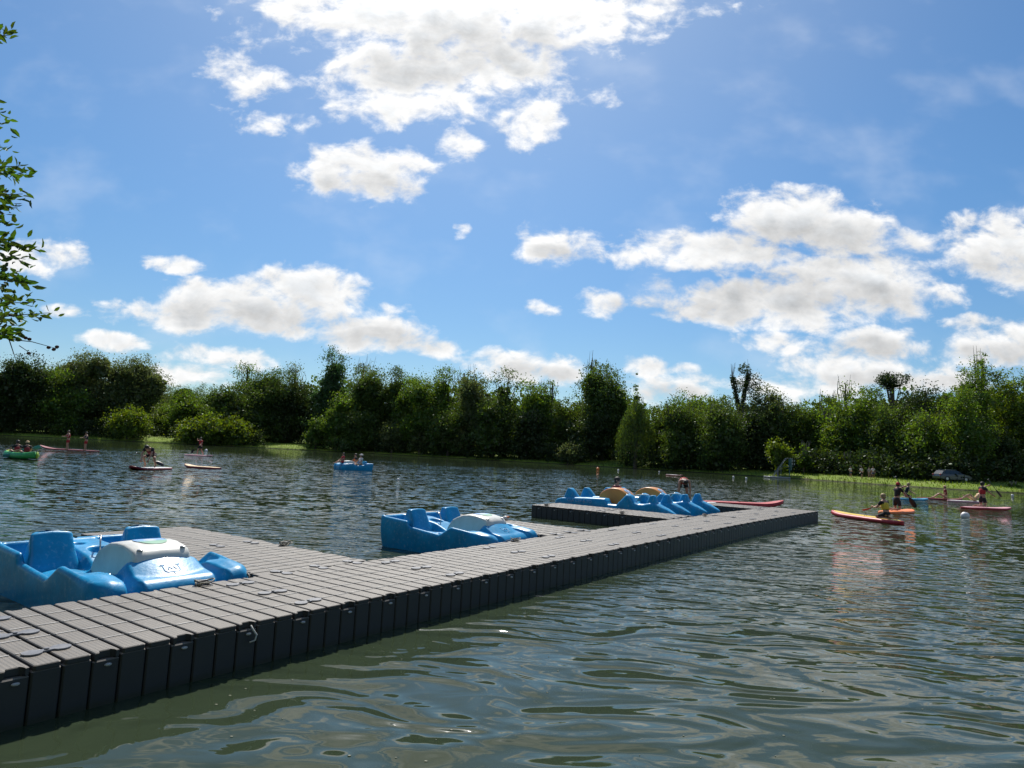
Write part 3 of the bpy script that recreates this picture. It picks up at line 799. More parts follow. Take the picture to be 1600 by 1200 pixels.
def ground_z(off): return float(np.interp(off, [0, .35, 1, 3, 7, 14, 30], [0, .2, .38, .62, .98, 1.38, 1.7]))
def tree(x, hw, ytop, off, kind, hue, label, cat='tree', ybase=None, dens=1.0, seed=None, name=None, group='trees along the far bank'):
    seed = seed if seed is not None else int(x * 13 + ytop * 7 + off)
    rng = np.random.default_rng(seed); rnd = random.Random(seed)
    Y = shoreY(x) + off; base = at_depth(x, 700, Y); W = hw / FPX * Y
    gz = ground_z(off) - .06; H = at_depth(x, ytop, Y).z - gz
    W *= 1.22 if kind in ('forest', 'round', 'tall', 'poplar') else 1.0
    t = thing(name or ('shrub' if cat == 'shrub' else 'tree'), label, cat, (base.x, Y, gz), 0, group)
    mb = MB(); tw = max(.10, H * .022)
    ls = float(np.clip(.0028 * Y, .16, .42)); sig = float(np.clip(W * .12, .25, .75))
    blobs = []; trunk_top = H * .75; lowz = .02
    if kind == 'round':
        for i in range(11):
            q = i / 10; z = H * (.16 + .70 * q); wr = math.sin(math.pi * (.22 + .62 * q)) ** .8
            a = rnd.uniform(0, 6.28); rr = W * wr * rnd.uniform(.25, .55); s = W * rnd.uniform(.42, .60) * (wr * .6 + .4)
            blobs.append((rr * math.cos(a), rr * math.sin(a), z, s, s, min(s * .9, H * .22)))
        blobs.append((0, 0, H * .86, W * .38, W * .38, H * .13)); blobs.append((0, 0, H * .45, W * .7, W * .7, H * .4))
    elif kind == 'forest':      # crown on a wall of foliage down to the ground, uneven lobes at the top
        for i in range(15):
            q = i / 14; z = H * (.08 + .78 * q); a = rnd.uniform(0, 6.28)
            rr = W * rnd.uniform(.2, .72) * (1 - .40 * q * q); s = W * rnd.uniform(.34, .54)
            blobs.append((rr * math.cos(a), rr * math.sin(a) * .8, z, s, s, min(s * rnd.uniform(.7, 1.2), H * .2)))
        for i in range(5):
            a = rnd.uniform(0, 6.28); blobs.append((W * .5 * math.cos(a), W * .4 * math.sin(a), H * rnd.uniform(.82, .95), W * .2, W * .2, H * .06))
        blobs.append((0, 0, H * .4, W * .7, W * .6, H * .4))
    elif kind == 'tall':        # upright crown, clear tiers
        for i in range(12):
            q = i / 11; z = H * (.12 + .80 * q); wr = (1 - q) ** .45 * (.75 + .25 * math.sin(q * 14 + seed)); a = rnd.uniform(0, 6.28)
            rr = W * .48 * wr; s = W * (.38 + .22 * wr)
            blobs.append((rr * math.cos(a), rr * math.sin(a), z, s, s, H * .085))
        blobs.append((0, 0, H * .95, W * .22, W * .22, H * .06)); blobs.append((0, 0, H * .4, W * .6, W * .6, H * .36))
    elif kind == 'poplar':
        for i in range(9):
            q = i / 8; blobs.append((rnd.uniform(-.2, .2) * W, rnd.uniform(-.2, .2) * W, H * (.08 + .84 * q), W * (.72 - .45 * q ** 2), W * (.72 - .45 * q ** 2), H * .09))
        for sx in (-.45, .0, .42): blobs.append((sx * W, 0, H * (.90 - abs(sx) * .15), W * .22, W * .2, H * .09))
    elif kind == 'conifer':
        for i in range(12):
            q = i / 11; s = W * (1 - q) ** .9 + .25; blobs.append((0, 0, H * (.06 + .92 * q), s, s, H * .05))
    elif kind == 'bush':
        for i in range(12):
            a = rnd.uniform(0, 6.28); rr = W * rnd.uniform(.1, .62); s = W * rnd.uniform(.28, .42)
            zc = H * rnd.uniform(.25, .62) * (1 - .35 * (rr / W))
            blobs.append((rr * math.cos(a), rr * math.sin(a) * .7, zc, s, s, min(s, H * .34)))
        blobs.append((0, 0, H * .45, W * .78, W * .6, H * .46)); trunk_top = H * .5
    elif kind == 'umbrella':    # bare stem with flat-topped head
        for i in range(9):
            a = rnd.uniform(0, 6.28); rr = W * rnd.uniform(.1, .6)
            blobs.append((rr * math.cos(a), rr * math.sin(a), H * rnd.uniform(.80, .92), W * .38, W * .38, H * .055))
        blobs.append((W * .75, 0, H * .68, W * .4, W * .4, H * .05)); blobs.append((-W * .7, 0, H * .74, W * .35, W * .35, H * .045)); trunk_top = H * .86
    elif kind == 'sparse':      # open crown, separate tufts on visible limbs
        for i in range(15):
            a = rnd.uniform(0, 6.28); z = H * rnd.uniform(.35, .97); rr = W * rnd.uniform(.2, .85) * (1.15 - z / H)
            s = W * rnd.uniform(.16, .30); blobs.append((rr * math.cos(a), rr * math.sin(a), z, s, s, s * .8))
        for i in range(6):
            a = rnd.uniform(0, 6.28); blobs.append((W * .4 * math.cos(a), W * .4 * math.sin(a), H * rnd.uniform(.1, .45), W * .6, W * .5, H * .16))
        trunk_top = H * .92
    n = 0; V = None
    if kind == 'willow':
        # hanging curtains
        pts = []; nst = 420
        for i in range(nst):
            a = rnd.uniform(0, 6.28); q = rnd.random() ** .5; r = W * q; zt = H * (1 - .55 * q ** 2.2) * rnd.uniform(.85, 1.0)
            ln = min(zt - .05, rnd.uniform(.3, 1.0) * H * .62); m = max(3, int(ln / .22))
            zs = zt - np.linspace(0, ln, m); off_ = rng.normal(size=(m, 3)) * .10
            pts.append(np.stack([np.full(m, r * math.cos(a)), np.full(m, r * math.sin(a)), zs], 1) + off_)
        top = blob_points([(0, 0, H * .82, W * .35, W * .35, H * .16), (0, 0, H * .6, W * .55, W * .5, H * .2)], 1600, rng, .3)
        P = np.concatenate(pts + [top]); V = quads(P, ls * 1.0, rng, .42, droop=True)
    elif kind == 'ivy':         # dead pollard wrapped in ivy: thick stem forking into two stubs, bare twigs
        st = [((0, 0, 0), (0, 0, H * .55), .85), ((0, 0, H * .5), (-W * .45, 0, H * .86), .55), ((0, 0, H * .5), (W * .40, 0, H * .90), .50)]
        P = []
        for a, b, r in st:
            a, b = np.array(a), np.array(b); m = 900; q = rng.random(m)[:, None]; d = rng.normal(size=(m, 3)); d[:, 2] *= .3; d /= np.linalg.norm(d, axis=1)[:, None]
            P.append(a + (b - a) * q + d * r * rng.uniform(.6, 1.1, (m, 1)))
            mb.tube([a, (a + b) / 2, b], [r * .6, r * .5, r * .35], 8)
        P.append(blob_points([(W * .55, 0, H * .80, W * .45, W * .4, H * .10), (W * .75, 0, H * .70, W * .3, W * .3, H * .07), (-W * .75, 0, H * .62, W * .28, W * .25, H * .06), (W * .2, 0, H * .93, W * .25, W * .2, H * .05), (0, 0, H * .78, W * .35, W * .3, H * .08)], 2200, rng, .4, per=14))
        V = quads(np.concatenate(P), ls * .9, rng)
    else:
        area = sum(b[3] * b[5] * 6 for b in blobs)
        n = int(np.clip(area / (ls * ls) * 2.0 * dens, 700, 24000))
        per = 26 if kind != 'sparse' else 18
        P = blob_points(blobs, n, rng, sig, .5, per)
        P = P[P[:, 2] > .0]
        V = quads(P, ls, rng)
        if kind != 'umbrella':
            for (bx, by, bz, rx, ry, rz_) in blobs:      # inner foliage, bigger sprays
                if bz > H * .8: continue
                if kind == 'sparse' and bz > H * .6: continue
                m = int(np.clip(rx * ry * rz_ * 9, 40, 1500)); d = rng.normal(size=(m, 3)); d /= np.linalg.norm(d, axis=1)[:, None]
                Q = np.array([bx, by, bz]) + d * np.array([rx, ry, rz_]) * (.70 * rng.random((m, 1)) ** .5); Q = Q[Q[:, 2] > .3]
                if len(Q): V = np.concatenate([V, quads(Q, ls * 2.2, rng, .8)])
    leaf_mesh('crown', V, LEAF[hue], t)
    # trunk and limbs
    if kind != 'ivy':
        lean = rnd.uniform(-.03, .03) * H
        mb.tube([(0, 0, -.3), (lean * .2, 0, H * .2), (lean * .6, 0, trunk_top * .6), (lean, 0, trunk_top)], [tw * 1.3, tw, tw * .7, tw * .25], 8)
        if blobs and kind != 'conifer':
            for b in blobs[:14]:
                z0 = max(H * .08, min(b[2] * .62, trunk_top * .8))
                mb.tube([(lean * z0 / H, 0, z0), (b[0] * .55, b[1] * .55, (z0 + b[2]) / 2 + .2), (b[0], b[1], b[2])], [tw * .40, tw * .22, tw * .08], 5)
    mb.obj('trunk', M_bark, t)
    # bare twigs standing out of the top
    if kind in ('sparse', 'ivy', 'twiggy') or rnd.random() < .35:
        mb = MB()
        for i in range(7 if kind != 'ivy' else 12):
            sx = rnd.choice((-.45, .4)) * W if kind == 'ivy' else rnd.uniform(-.5, .5) * W
            z0 = H * .84; p0 = Vector((sx * .25, 0, H * .55)); p = Vector((sx, rnd.uniform(-.1, .1) * W, z0)); q = p + Vector((rnd.uniform(-.15, .15) * W, 0, H * rnd.uniform(.10, .20)))
            mb.tube([Vector((0, 0, H * .5)), p0, p, (p + q) / 2 + Vector((rnd.uniform(-.1, .1), 0, 0)), q], [.09, .08, .06, .04, .018], 4)
        mb.obj('bare_twigs', M_barkp, t)
    return t

T = tree
# left end
T(-60, 55, 585, 14, 'round', 'deep', 'dark round tree cut by the left picture edge, behind the others')
T(18, 58, 560, 5, 'round', 'deep', 'broad dark tree at the far left end of the bank above a strip of grass')
T(78, 42, 575, 6, 'forest', 'mid', 'dark green tree leaning forward at the waterline, left of the biggest crown')
T(128, 60, 548, 13, 'round', 'grey', 'tallest grey green willow like crown in the left group')
T(192, 52, 556, 17, 'round', 'grey', 'right half of the left willow group with loose twiggy edge')
T(197, 41, 628, 1.2, 'bush', 'lime', 'round shrub with lit yellow top standing in the water left of the grass gap', 'shrub', group='shrubs along the waterline')
T(335, 74, 641, 1.2, 'bush', 'lime', 'wide domed yellow green shrub at the water, right of the left grass gap', 'shrub', group='shrubs along the waterline', dens=1.2)
T(252, 48, 632, 38, 'forest', 'mid', 'mid green tree at the back of the left grass gap')
T(292, 38, 614, 26, 'round', 'mid', 'rounded tree rising just behind the wide domed shrub')
T(238, 60, 607, 120, 'round', 'dark', 'distant low tree crown left of the small dark spire, behind the grass gap')
T(300, 45, 604, 120, 'round', 'dark', 'distant low tree crown with even top, left of the open twiggy tree')
T(328, 5, 604, 110, 'conifer', 'deep', 'tiny distant dark spire shaped tree in the left dip of the skyline')
T(374, 40, 566, 26, 'sparse', 'mid', 'open twiggy tree on the right of the left skyline dip')
T(362, 42, 600, 12, 'forest', 'dark', 'dark tree directly behind the right half of the wide domed shrub')
T(418, 42, 574, 22, 'forest', 'dark', 'dark tree with ragged top between the open twiggy tree and bare twigs')
T(452, 34, 572, 26, 'sparse', 'grey', 'thin tree with bare twigs sticking up, left of the tall rounded crown')
T(445, 45, 600, 24, 'forest', 'deep', 'very dark tree behind the second grass strip')
T(508, 38, 541, 22, 'tall', 'blue', 'tallest lobed crown on the left half of the wood')
T(524, 36, 612, 2.5, 'tall', 'mid', 'lighter green tree on the shore in front of the tall lobed crown')
T(492, 22, 648, 1.5, 'bush', 'mid', 'low shrub at the right end of the second grass strip', 'shrub', group='shrubs along the waterline')
T(562, 34, 556, 24, 'sparse', 'grey', 'feathery grey topped tree right of the tall lobed crown', dens=1.3)
T(570, 42, 572, 12, 'forest', 'dark', 'dark tree below the feathery grey top')
T(560, 30, 645, 2, 'forest', 'dark', 'low dark tree at the water right of the lighter shore tree')
T(612, 34, 574, 14, 'tall', 'dark', 'narrow dark tree, third crown right of the tall lobed one')
T(634, 26, 584, 8, 'forest', 'mid', 'mid green tree with a forked top left of the light streaky crown')
T(612, 28, 655, 1.5, 'bush', 'grey', 'grey green shrub overhanging the water below the narrow dark tree', 'shrub', group='shrubs along the waterline')
T(662, 34, 590, 5, 'forest', 'mid', 'bright mid green tree near the middle of the far bank')
T(690, 34, 574, 12, 'tall', 'mid', 'tree with yellowish top behind the bright mid green one')
T(722, 34, 572, 16, 'sparse', 'mid', 'loose high tree with gaps of sky left of the silvery crown')
T(738, 34, 578, 7, 'forest', 'grey', 'silvery grey crown left of the twin pointed tree')
T(700, 30, 640, 2, 'forest', 'dark', 'dark low growth at the water under the yellowish top')
T(655, 24, 668, 1.2, 'bush', 'grey', 'small pale shrub at the waterline near the middle of the far bank', 'shrub', group='shrubs along the waterline')
T(788, 32, 572, 9, 'poplar', 'dark', 'dense dark tree with two pointed tops right of the silvery crown')
T(770, 34, 625, 3, 'forest', 'dark', 'dark tree at the water below the two pointed tops')
T(836, 36, 596, 9, 'forest', 'mid', 'mid green tree right of the two pointed tops')
T(858, 26, 590, 14, 'sparse', 'mid', 'thin tree with loose leafy sprays above the slope of the skyline')
T(822, 32, 640, 3, 'forest', 'deep', 'very dark low tree at the water right of the middle')
T(880, 26, 622, 10, 'forest', 'dark', 'lower dark tree filling the dip left of the big sycamore')
T(888, 27, 689, .8, 'bush', 'grey', 'rounded pale willow shrub sitting on the water left of the middle grass strip', 'shrub', group='shrubs along the waterline', dens=1.4)
T(940, 50, 568, 15, 'round', 'dark', 'big dense sycamore left of the weeping willow', dens=1.3)
T(921, 24, 552, 24, 'sparse', 'grey', 'airy tree poking up behind the big sycamore', dens=1.3)
T(925, 34, 648, 9, 'forest', 'deep', 'very dark undergrowth tree below the big sycamore')
T(992, 13, 588, 14, 'conifer', 'mid', 'slim pointed tree above the weeping willow', dens=1.5)
T(993, 31, 622, 1.5, 'willow', 'dark', 'weeping willow trailing its branches to the water')
T(1030, 30, 628, 10, 'forest', 'dark', 'dark tree immediately right of the weeping willow')
T(1068, 44, 628, 3, 'round', 'dark', 'broad rounded tree hanging over the water, left one of the wide dark pair', dens=1.3)
T(1128, 44, 626, 3, 'round', 'dark', 'broad rounded tree hanging over the water, right one of the wide dark pair', dens=1.3)
T(1100, 48, 616, 18, 'forest', 'mid', 'lighter tree rising behind the wide dark pair')
T(1156, 30, 566, 14, 'ivy', 'deep', 'dead forked tree trunk wrapped in ivy standing above the wood', name='dead_tree')
T(1196, 34, 600, 14, 'round', 'grey', 'grey green rounded tree right of the dead forked trunk')
T(1172, 36, 640, 9, 'forest', 'deep', 'very dark tree left of the diving platform')
T(1228, 34, 625, 14, 'forest', 'dark', 'dark tree under the dip of the skyline behind the diving platform')
T(1216, 26, 669, 1.5, 'bush', 'lime', 'bright yellow green shrub beside the diving platform', 'shrub', group='shrubs along the waterline', dens=1.4)
T(1256, 17, 688, 6, 'bush', 'mid', 'smaller shrub just right of the diving platform', 'shrub', group='shrubs along the waterline')
T(1262, 34, 628, 18, 'round', 'mid', 'rounded tree beyond the small shrub right of the diving platform')
T(1292, 30, 608, 22, 'sparse', 'mid', 'open tree with small high sprays right of the skyline dip')
T(1322, 34, 590, 24, 'sparse', 'mid', 'thin high tree with separate leafy tufts against the cloud')
T(1312, 38, 620, 15, 'tall', 'mid', 'mid green layered tree above the small lit bush')
T(1324, 15, 706, 9, 'bush', 'lime', 'small bright lime bush behind the people walking on the bank', 'shrub', group='shrubs along the waterline')
T(1296, 17, 716, 8, 'bush', 'grey', 'pale sprawling shrub left of the small lime bush', 'shrub', group='shrubs along the waterline')
T(1352, 36, 602, 16, 'forest', 'mid', 'mid green tree left of the flat topped tree')
T(1396, 27, 571, 22, 'umbrella', 'deep', 'flat topped dark tree on a bare stem, tall on the right', dens=2)
T(1398, 40, 632, 14, 'forest', 'dark', 'dark tree below the flat topped one')
T(1440, 40, 598, 18, 'round', 'deep', 'dark rounded tree right of the flat topped one')
T(1448, 38, 640, 12, 'forest', 'mid', 'mid green tree behind the parked car')
T(1502, 38, 600, 12, 'round', 'mid', 'broad leafy tree left of the tall right hand tree')
T(1526, 36, 562, 15, 'tall', 'mid', 'tall tree with bare twigs at its top near the right edge', dens=1.3)
T(1534, 20, 548, 18, 'sparse', 'mid', 'slender top with thin upright twigs behind the tall right hand tree')
T(1582, 38, 572, 14, 'forest', 'lime', 'sunlit yellow green tree cut by the right picture edge', dens=1.2)
T(1640, 45, 575, 10, 'forest', 'mid', 'tree just beyond the right picture edge')
T(1560, 40, 655, 10, 'bush', 'deep', 'dark undergrowth below the sunlit right edge tree', 'shrub', group='shrubs along the waterline')
T(1385, 40, 690, 15, 'bush', 'deep', 'dark undergrowth left of the parked car', 'shrub', group='shrubs along the waterline')
T(1480, 42, 690, 15, 'bush', 'deep', 'dark undergrowth directly behind the parked car', 'shrub', group='shrubs along the waterline')
T(1582, 13, 752, -.2, 'bush', 'lime', 'small lit shrub at the waterline by the right picture edge', 'shrub', group='shrubs along the waterline')
# a closed belt of woodland behind, too deep to tell apart
def backwood():
    rng = np.random.default_rng(77); P = []
    xs = list(range(-260, 1900, 26))
    for x in xs:
        Y = shoreY(x) + (32 if not 225 < x < 345 else 60); p = at_depth(x, 700, Y)
        top = float(np.interp(x, [-260, 0, 60, 200, 240, 330, 370, 500, 640, 760, 860, 885, 960, 1010, 1100, 1240, 1330, 1500, 1900], [600, 590, 580, 590, 628, 628, 606, 590, 592, 598, 622, 636, 612, 640, 628, 640, 625, 612, 600]))
        H = at_depth(x, top, Y).z
        P.append(blob_points([(p.x, p.y, H * .5, 5, 4, H * .5)], 1500, rng, .8)); P.append(blob_points([(p.x, p.y + 3, H * .42, 5, 3, H * .42)], 900, rng, .8, .1))
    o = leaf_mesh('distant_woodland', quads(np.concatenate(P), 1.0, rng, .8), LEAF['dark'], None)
    tag(o, 'continuous dark woodland mass behind the front row of bank trees', 'woodland', kind='stuff')
backwood()
def understory():
    rng = np.random.default_rng(78); P = []
    for x in range(-240, 1880, 14):
        if 232 < x < 266 or 404 < x < 486 or 916 < x < 966: d0 = 20
        elif x > 1150: d0 = 8.5
        else: d0 = 3
        Y = shoreY(x) + d0; p = at_depth(x, 700, Y)
        P.append(blob_points([(p.x, p.y, 2.3, 2.6, 2.0, 2.2 + (x * 7 % 5) * .3)], 620, rng, .5, .2))
    P = np.concatenate(P); P = P[P[:, 2] > .2]
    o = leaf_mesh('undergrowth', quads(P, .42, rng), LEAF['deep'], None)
    tag(o, 'dark tangled undergrowth at the foot of the bank trees', 'undergrowth', kind='stuff')
understory()
def bank_grass():
    rng = np.random.default_rng(5); n = len(SP); P = []
    for i in range(n):
        a, b = SP[i], SP[(i + 1) % n]; m = (a + b) / 2
        if m.y < 40 or m.x < -140: continue
        ln = (b - a).length; k = int(ln * 34); q = rng.random((k, 1)); t = (b - a).normalized(); nr = Vector((-t.y, t.x, 0))
        if nr.dot(m - Vector((-40, 80, 0))) < 0: nr = -nr
        o = rng.random((k, 1)) ** 1.6 * 9 + .25
        pp = np.array(a)[None, :] + np.array(b - a)[None, :] * q + np.array(nr)[None, :] * o; pp[:, 2] = np.interp(o[:, 0], [0, .35, 1, 3, 7, 14], [0, .2, .38, .62, .98, 1.38]) - .04 + rng.random(k) * .06
        P.append(pp)
    P = np.concatenate(P); k = len(P)
    h = rng.uniform(.12, .38, (k, 1)); d = rng.normal(size=(k, 2)) * .06
    V = np.empty((k, 4, 3)); w = rng.normal(size=(k, 2)); w /= np.linalg.norm(w, axis=1)[:, None]; w *= .06
    V[:, 0] = P; V[:, 0, :2] -= w; V[:, 1] = P; V[:, 1, :2] += w
    V[:, 2] = P; V[:, 2, :2] += d + w * .3; V[:, 2, 2:] += h; V[:, 3] = P; V[:, 3, :2] += d - w * .3; V[:, 3, 2:] += h
    o = leaf_mesh('bank_grass', V.reshape(-1, 3), M_grass, None); tag(o, 'rough sunlit green grass on the far bank', 'grass', kind='stuff')
M_grass = leaf_material('sunlit_grass_blades', (.080, .130, .020), .5)
bank_grass()

# unseen trees added behind the viewer to shade the near sides of dock and boats
for k, (bx, by, bh, bw, kind, lab) in enumerate([(-20, -9, 15, 6, 'round', 'unseen broad tree added on the near bank, far left behind the viewer'), (-9, -13, 17, 6.5, 'forest', 'unseen tall tree added on the near bank, left behind the viewer'), (2, -15, 16, 6.5, 'round', 'unseen rounded tree added on the near bank straight behind the viewer'),
        (14, -17, 17, 7, 'forest', 'unseen leafy tree added on the near bank, right behind the viewer'), (27, -27, 16, 7, 'round', 'unseen broad tree added on the near bank, far right behind the viewer'), (-33, -3, 15, 7, 'forest', 'unseen tree added on the near bank well to the left of the dock'), (-3, -24, 20, 9, 'round', 'tallest of the unseen trees added on the near bank behind the viewer'), (12, -30, 20, 9, 'round', 'second tall one of the unseen trees added on the near bank behind the viewer')]):
    o = tree(300, 35, 560, 4, kind, 'mid', lab, seed=500 + k, group='unseen trees added on the near bank')
    hh = max(v.co.z for v in next(c for c in o.children if c.name.startswith('crown')).data.vertices); o.location = (bx, by, 1.15); o.scale = (bh / hh * 1.25, bh / hh * 1.25, bh / hh)

# near tree on the left: only the tips of its branches reach into view
def near_tree():
    rng = np.random.default_rng(11); rnd = random.Random(11); YD = 6.2
    root = Vector((-9.0, 5.6, .35))
    t = thing('tree', 'near tree at the left edge whose leafy twigs hang against the sky', 'tree', root)
    mb = MB(); rel = lambda p: Vector(p) - root
    mb.tube([rel(root + Vector((0, 0, -.4))), (0, 0, .8), (.15, .1, 2.2), (.3, .2, 3.8), (.2, .3, 5.6), (.1, .2, 7.0)], [.26, .20, .17, .14, .10, .05], 10)
    tips = [(18,52),(2,168),(8,190),(6,228),(40,256),(30,272),(36,300),(28,322),(14,345),(10,372),(54,384),(40,402),(30,428),(48,440),(10,445),(52,470),(78,486),(44,492),(22,520),(30,505),(6,470),(4,300),(2,335)]
    leaves = []; tw = MB()
    for k, (px, py) in enumerate(tips):
        Y = YD + rnd.uniform(-.5, .6); tip = at_depth(px, py, Y); start = at_depth(-130 - rnd.random() * 60, py + rnd.uniform(-15, 40) + (px * .2), Y - .1)
        pts = [start + (tip - start) * q + Vector((0, 0, .05 * math.sin(q * 3.1) - .02 * q)) for q in np.linspace(0, 1, 9)]
        tw.tube([rel(p) for p in pts], [.012, .011, .010, .009, .008, .006, .005, .004, .0025], 5)
        for q in np.linspace(.42, 1.0, 15):
            i = q * 8; a = pts[int(min(i, 7))]; b = pts[int(min(i, 7)) + 1]; p = a + (b - a) * (i - int(min(i, 7)))
            for j in range(3):
                d = (tip - start).normalized() * rnd.uniform(.2, 1) + Vector((rnd.uniform(-.6, .6), rnd.uniform(-.9, .9), rnd.uniform(-.7, .8)))
                leaves.append((p + Vector((rnd.gauss(0, .02), rnd.gauss(0, .05), rnd.gauss(0, .03))), d.normalized(), rnd.uniform(.06, .105)))
    # limbs feeding the twigs
    for z in (1.7, 2.6, 3.4, 4.2, 5.0):
        end = Vector((-6.3, 6.0, z)); mb.tube([rel(root + Vector((.2, .1, z - .9))), rel(root + Vector((1.2, .2, z - .5))), rel(end)], [.06, .04, .018], 6)
        for k in range(40):
            q = rnd.uniform(.3, 1); p = (root + Vector((.2, .1, z - .6))) * (1 - q) + end * q + Vector((rnd.gauss(0, .2), rnd.gauss(0, .35), rnd.gauss(0, .3)))
            if p.x < -.84 * p.y - .4:
                leaves.append((p, Vector((rnd.gauss(0, 1), rnd.gauss(0, 1), rnd.gauss(0, 1))).normalized(), .085))
    V = []; F = []
    for p, d, s in leaves:
        side = d.cross(Vector((rnd.gauss(0, 1), rnd.gauss(0, 1), rnd.gauss(0, 1)))).normalized(); up = side.cross(d); w = s * rnd.uniform(.20, .27); c = rel(p)
        b = len(V); fold = up * w * .35
        V += [c, c + d * s * .35 + side * w + fold, c + d * s * .75 + side * w * .75 + fold, c + d * s * 1.08 - up * s * .06, c + d * s * .75 - side * w * .75 + fold, c + d * s * .35 - side * w + fold, c + d * s * .55]
        F += [(b, b + 1, b + 2, b + 6), (b + 6, b + 2, b + 3), (b + 6, b + 3, b + 4), (b, b + 6, b + 4, b + 5)]
    # a bare twig with a few withered leaves
    bt = [at_depth(*q, YD) for q in ((-90, 500), (-10, 516), (14, 530), (50, 534), (90, 545))]; tw.tube([rel(p) for p in bt], [.010, .008, .006, .004, .002], 5)
    bt = [at_depth(*q, YD) for q in ((14, 530), (20, 548), (26, 566))]; tw.tube([rel(p) for p in bt], [.005, .004, .002], 5)
    bt = [at_depth(*q, YD) for q in ((30, 540), (42, 548), (46, 556))]; tw.tube([rel(p) for p in bt], [.004, .003, .002], 5)
    mesh_obj('leaves', V, F, LEAF['branch'], t)
    mb.obj('trunk', M_bark, t, True); tw.obj('twigs', M_bark, t)
    dv = MB()
    for (px, py) in ((40, 528), (46, 530), (76, 543), (84, 546), (89, 542), (45, 552)):
        c = rel(at_depth(px, py, YD)); dv.sphere(c, (.022, .012, .016), 6, 4)
    dv.obj('withered_leaves', mat_pbr('withered_brown_red', (.07, .025, .02), .7), t)
near_tree()

# ------------------------------------------------------------------ boards, kayak, buoys
def board_mesh(L, W, th=.13, nose=.10, tail=.03, mega=0, inset=.035):
    """inflatable board: rails + deck inset on top. returns rail mesh and deck mesh"""
    ns = 26; V = []; n = 12
    def out(s):
        s2 = abs(2 * s - 1); return max(.03, (1 - s2 ** (3.2)) ** .55) * W / 2
    def rk(s): return nose * max(0, (s - .72) / .28) ** 2 + tail * max(0, (.12 - s) / .12) ** 2
    for i in range(ns + 1):
        s = .5 - .5 * math.cos(math.pi * i / ns); y = (s - .5) * L; hw = out(s); z0 = rk(s); tt = th * (1 - .25 * abs(2 * s - 1) ** 6)
        for k in range(n):
            a = 2 * math.pi * (k + .5) / n; c, q = math.cos(a), math.sin(a)
            V.append((hw * math.copysign(abs(c) ** .35, c) , y, z0 + tt / 2 + tt / 2 * math.copysign(abs(q) ** .7, q)))
    F = []
    for i in range(ns):
        for k in range(n): F.append((i * n + k, (i + 1) * n + k, (i + 1) * n + (k + 1) % n, i * n + (k + 1) % n))
    F.append(tuple(range(n))); F.append(tuple(ns * n + k for k in range(n - 1, -1, -1)))
    DV = []; DF = []
    for i in range(ns + 1):
        s = .03 + .94 * (.5 - .5 * math.cos(math.pi * i / ns)); y = (s - .5) * L; hw = out(s) - inset; hw = max(hw, .01); z = rk(s) + th * (1 - .25 * abs(2 * s - 1) ** 6) + .004
        DV += [(-hw, y, z - .006), (-hw * .9, y, z), (hw * .9, y, z), (hw, y, z - .006)]
    for i in range(ns):
        for k in range(3): DF.append((i * 4 + k, i * 4 + k + 1, (i + 1) * 4 + k + 1, (i + 1) * 4 + k))
    return V, F, DV, DF
cols = dict(red=(.38, .018, .022), dkred=(.20, .013, .020), yellow=(.62, .44, .04), white=(.62, .60, .58), pink=(.60, .30, .33), orange=(.68, .17, .03), blue=(.05, .30, .48),
            black=(.012, .012, .014), navy=(.010, .014, .03), green=(.03, .30, .07), lime=(.42, .55, .06), grey=(.30, .30, .30), tan=(.62, .42, .22), khaki=(.18, .15, .10), denim=(.05, .08, .14), teal=(.02, .18, .16))
MC = {}
def MCOL(k, rough=.45):
    key = (k, rough)
    if key not in MC: MC[key] = mat_pbr(k + ('_fabric' if rough > .6 else '_coated'), cols[k], rough, var=.12, vscale=7)
    return MC[key]
def board(p, rz, L, W, rail, deck, label, nose=.10, mega=0, thk=.13, z=-.03, inset=.035):
    t = thing('paddle_board', label, 'paddle board', (p[0], p[1], z), rz, 'stand up paddle boards on the lake')
    V, F, DV, DF = board_mesh(L, W, thk, nose, inset=inset)
    mesh_obj('rail', V, F, MCOL(rail), t, True); mesh_obj('deck_pad', DV, DF, MCOL(deck, .55), t, True)
    mb = MB(); mb.tube([(-.05, 0, thk + .006), (-.03, 0, thk + .03), (.03, 0, thk + .03), (.05, 0, thk + .006)], .008, 6); mb.obj('carry_handle', M_black, t)
    return t
def dir_px(x0, y0, x1, y1, z=.05):
    a = at(x0, y0, z); b = at(x1, y1, z); return a, b
def board_px(x0, y0, x1, y1, W, rail, deck, label, maxL=3.4, minL=2.0, **k):
    a, b = dir_px(x0, y0, x1, y1); m = (a + b) / 2; d = b - a; L = d.length
    L = min(max(L, minL), maxL) if maxL else L
    return board((m.x, m.y), math.atan2(d.y, d.x) - math.pi / 2, L, W, rail, deck, label, **k), m, L, math.atan2(d.y, d.x) - math.pi / 2

def buoy(x, y, r, col, label):
    p = at(x, y); t = thing('buoy', label, 'buoy', (p.x, p.y, 0), 0, 'round marker buoys on the lake')
    mb = MB(); mb.sphere((0, 0, r * .45), r, 16, 10); mb.obj('float', MCOL(col), t, True)
    mb = MB(); mb.tube([(0, 0, r * 1.35), (0, 0, r * 1.62)], r * .14, 8); mb.tube([(r * .12 * math.cos(a), 0, r * 1.68 + r * .12 * math.sin(a)) for a in np.linspace(0, 6.28, 9)], r * .04, 5); mb.obj('eyelet', M_black, t)
buoy(1508, 809, .17, 'white', 'large white ball buoy in front of the kneeling paddler in the red vest')
buoy(1582, 775, .13, 'white', 'small white buoy near the right picture edge below the far bank')
buoy(934, 734, .24, 'orange', 'orange ball buoy off the middle grass strip')
buoy(966, 735, .14, 'white', 'small white buoy right of the orange one')
buoy(622, 751, .09, 'white', 'white buoy alone on the water right of the far blue pedal boat')
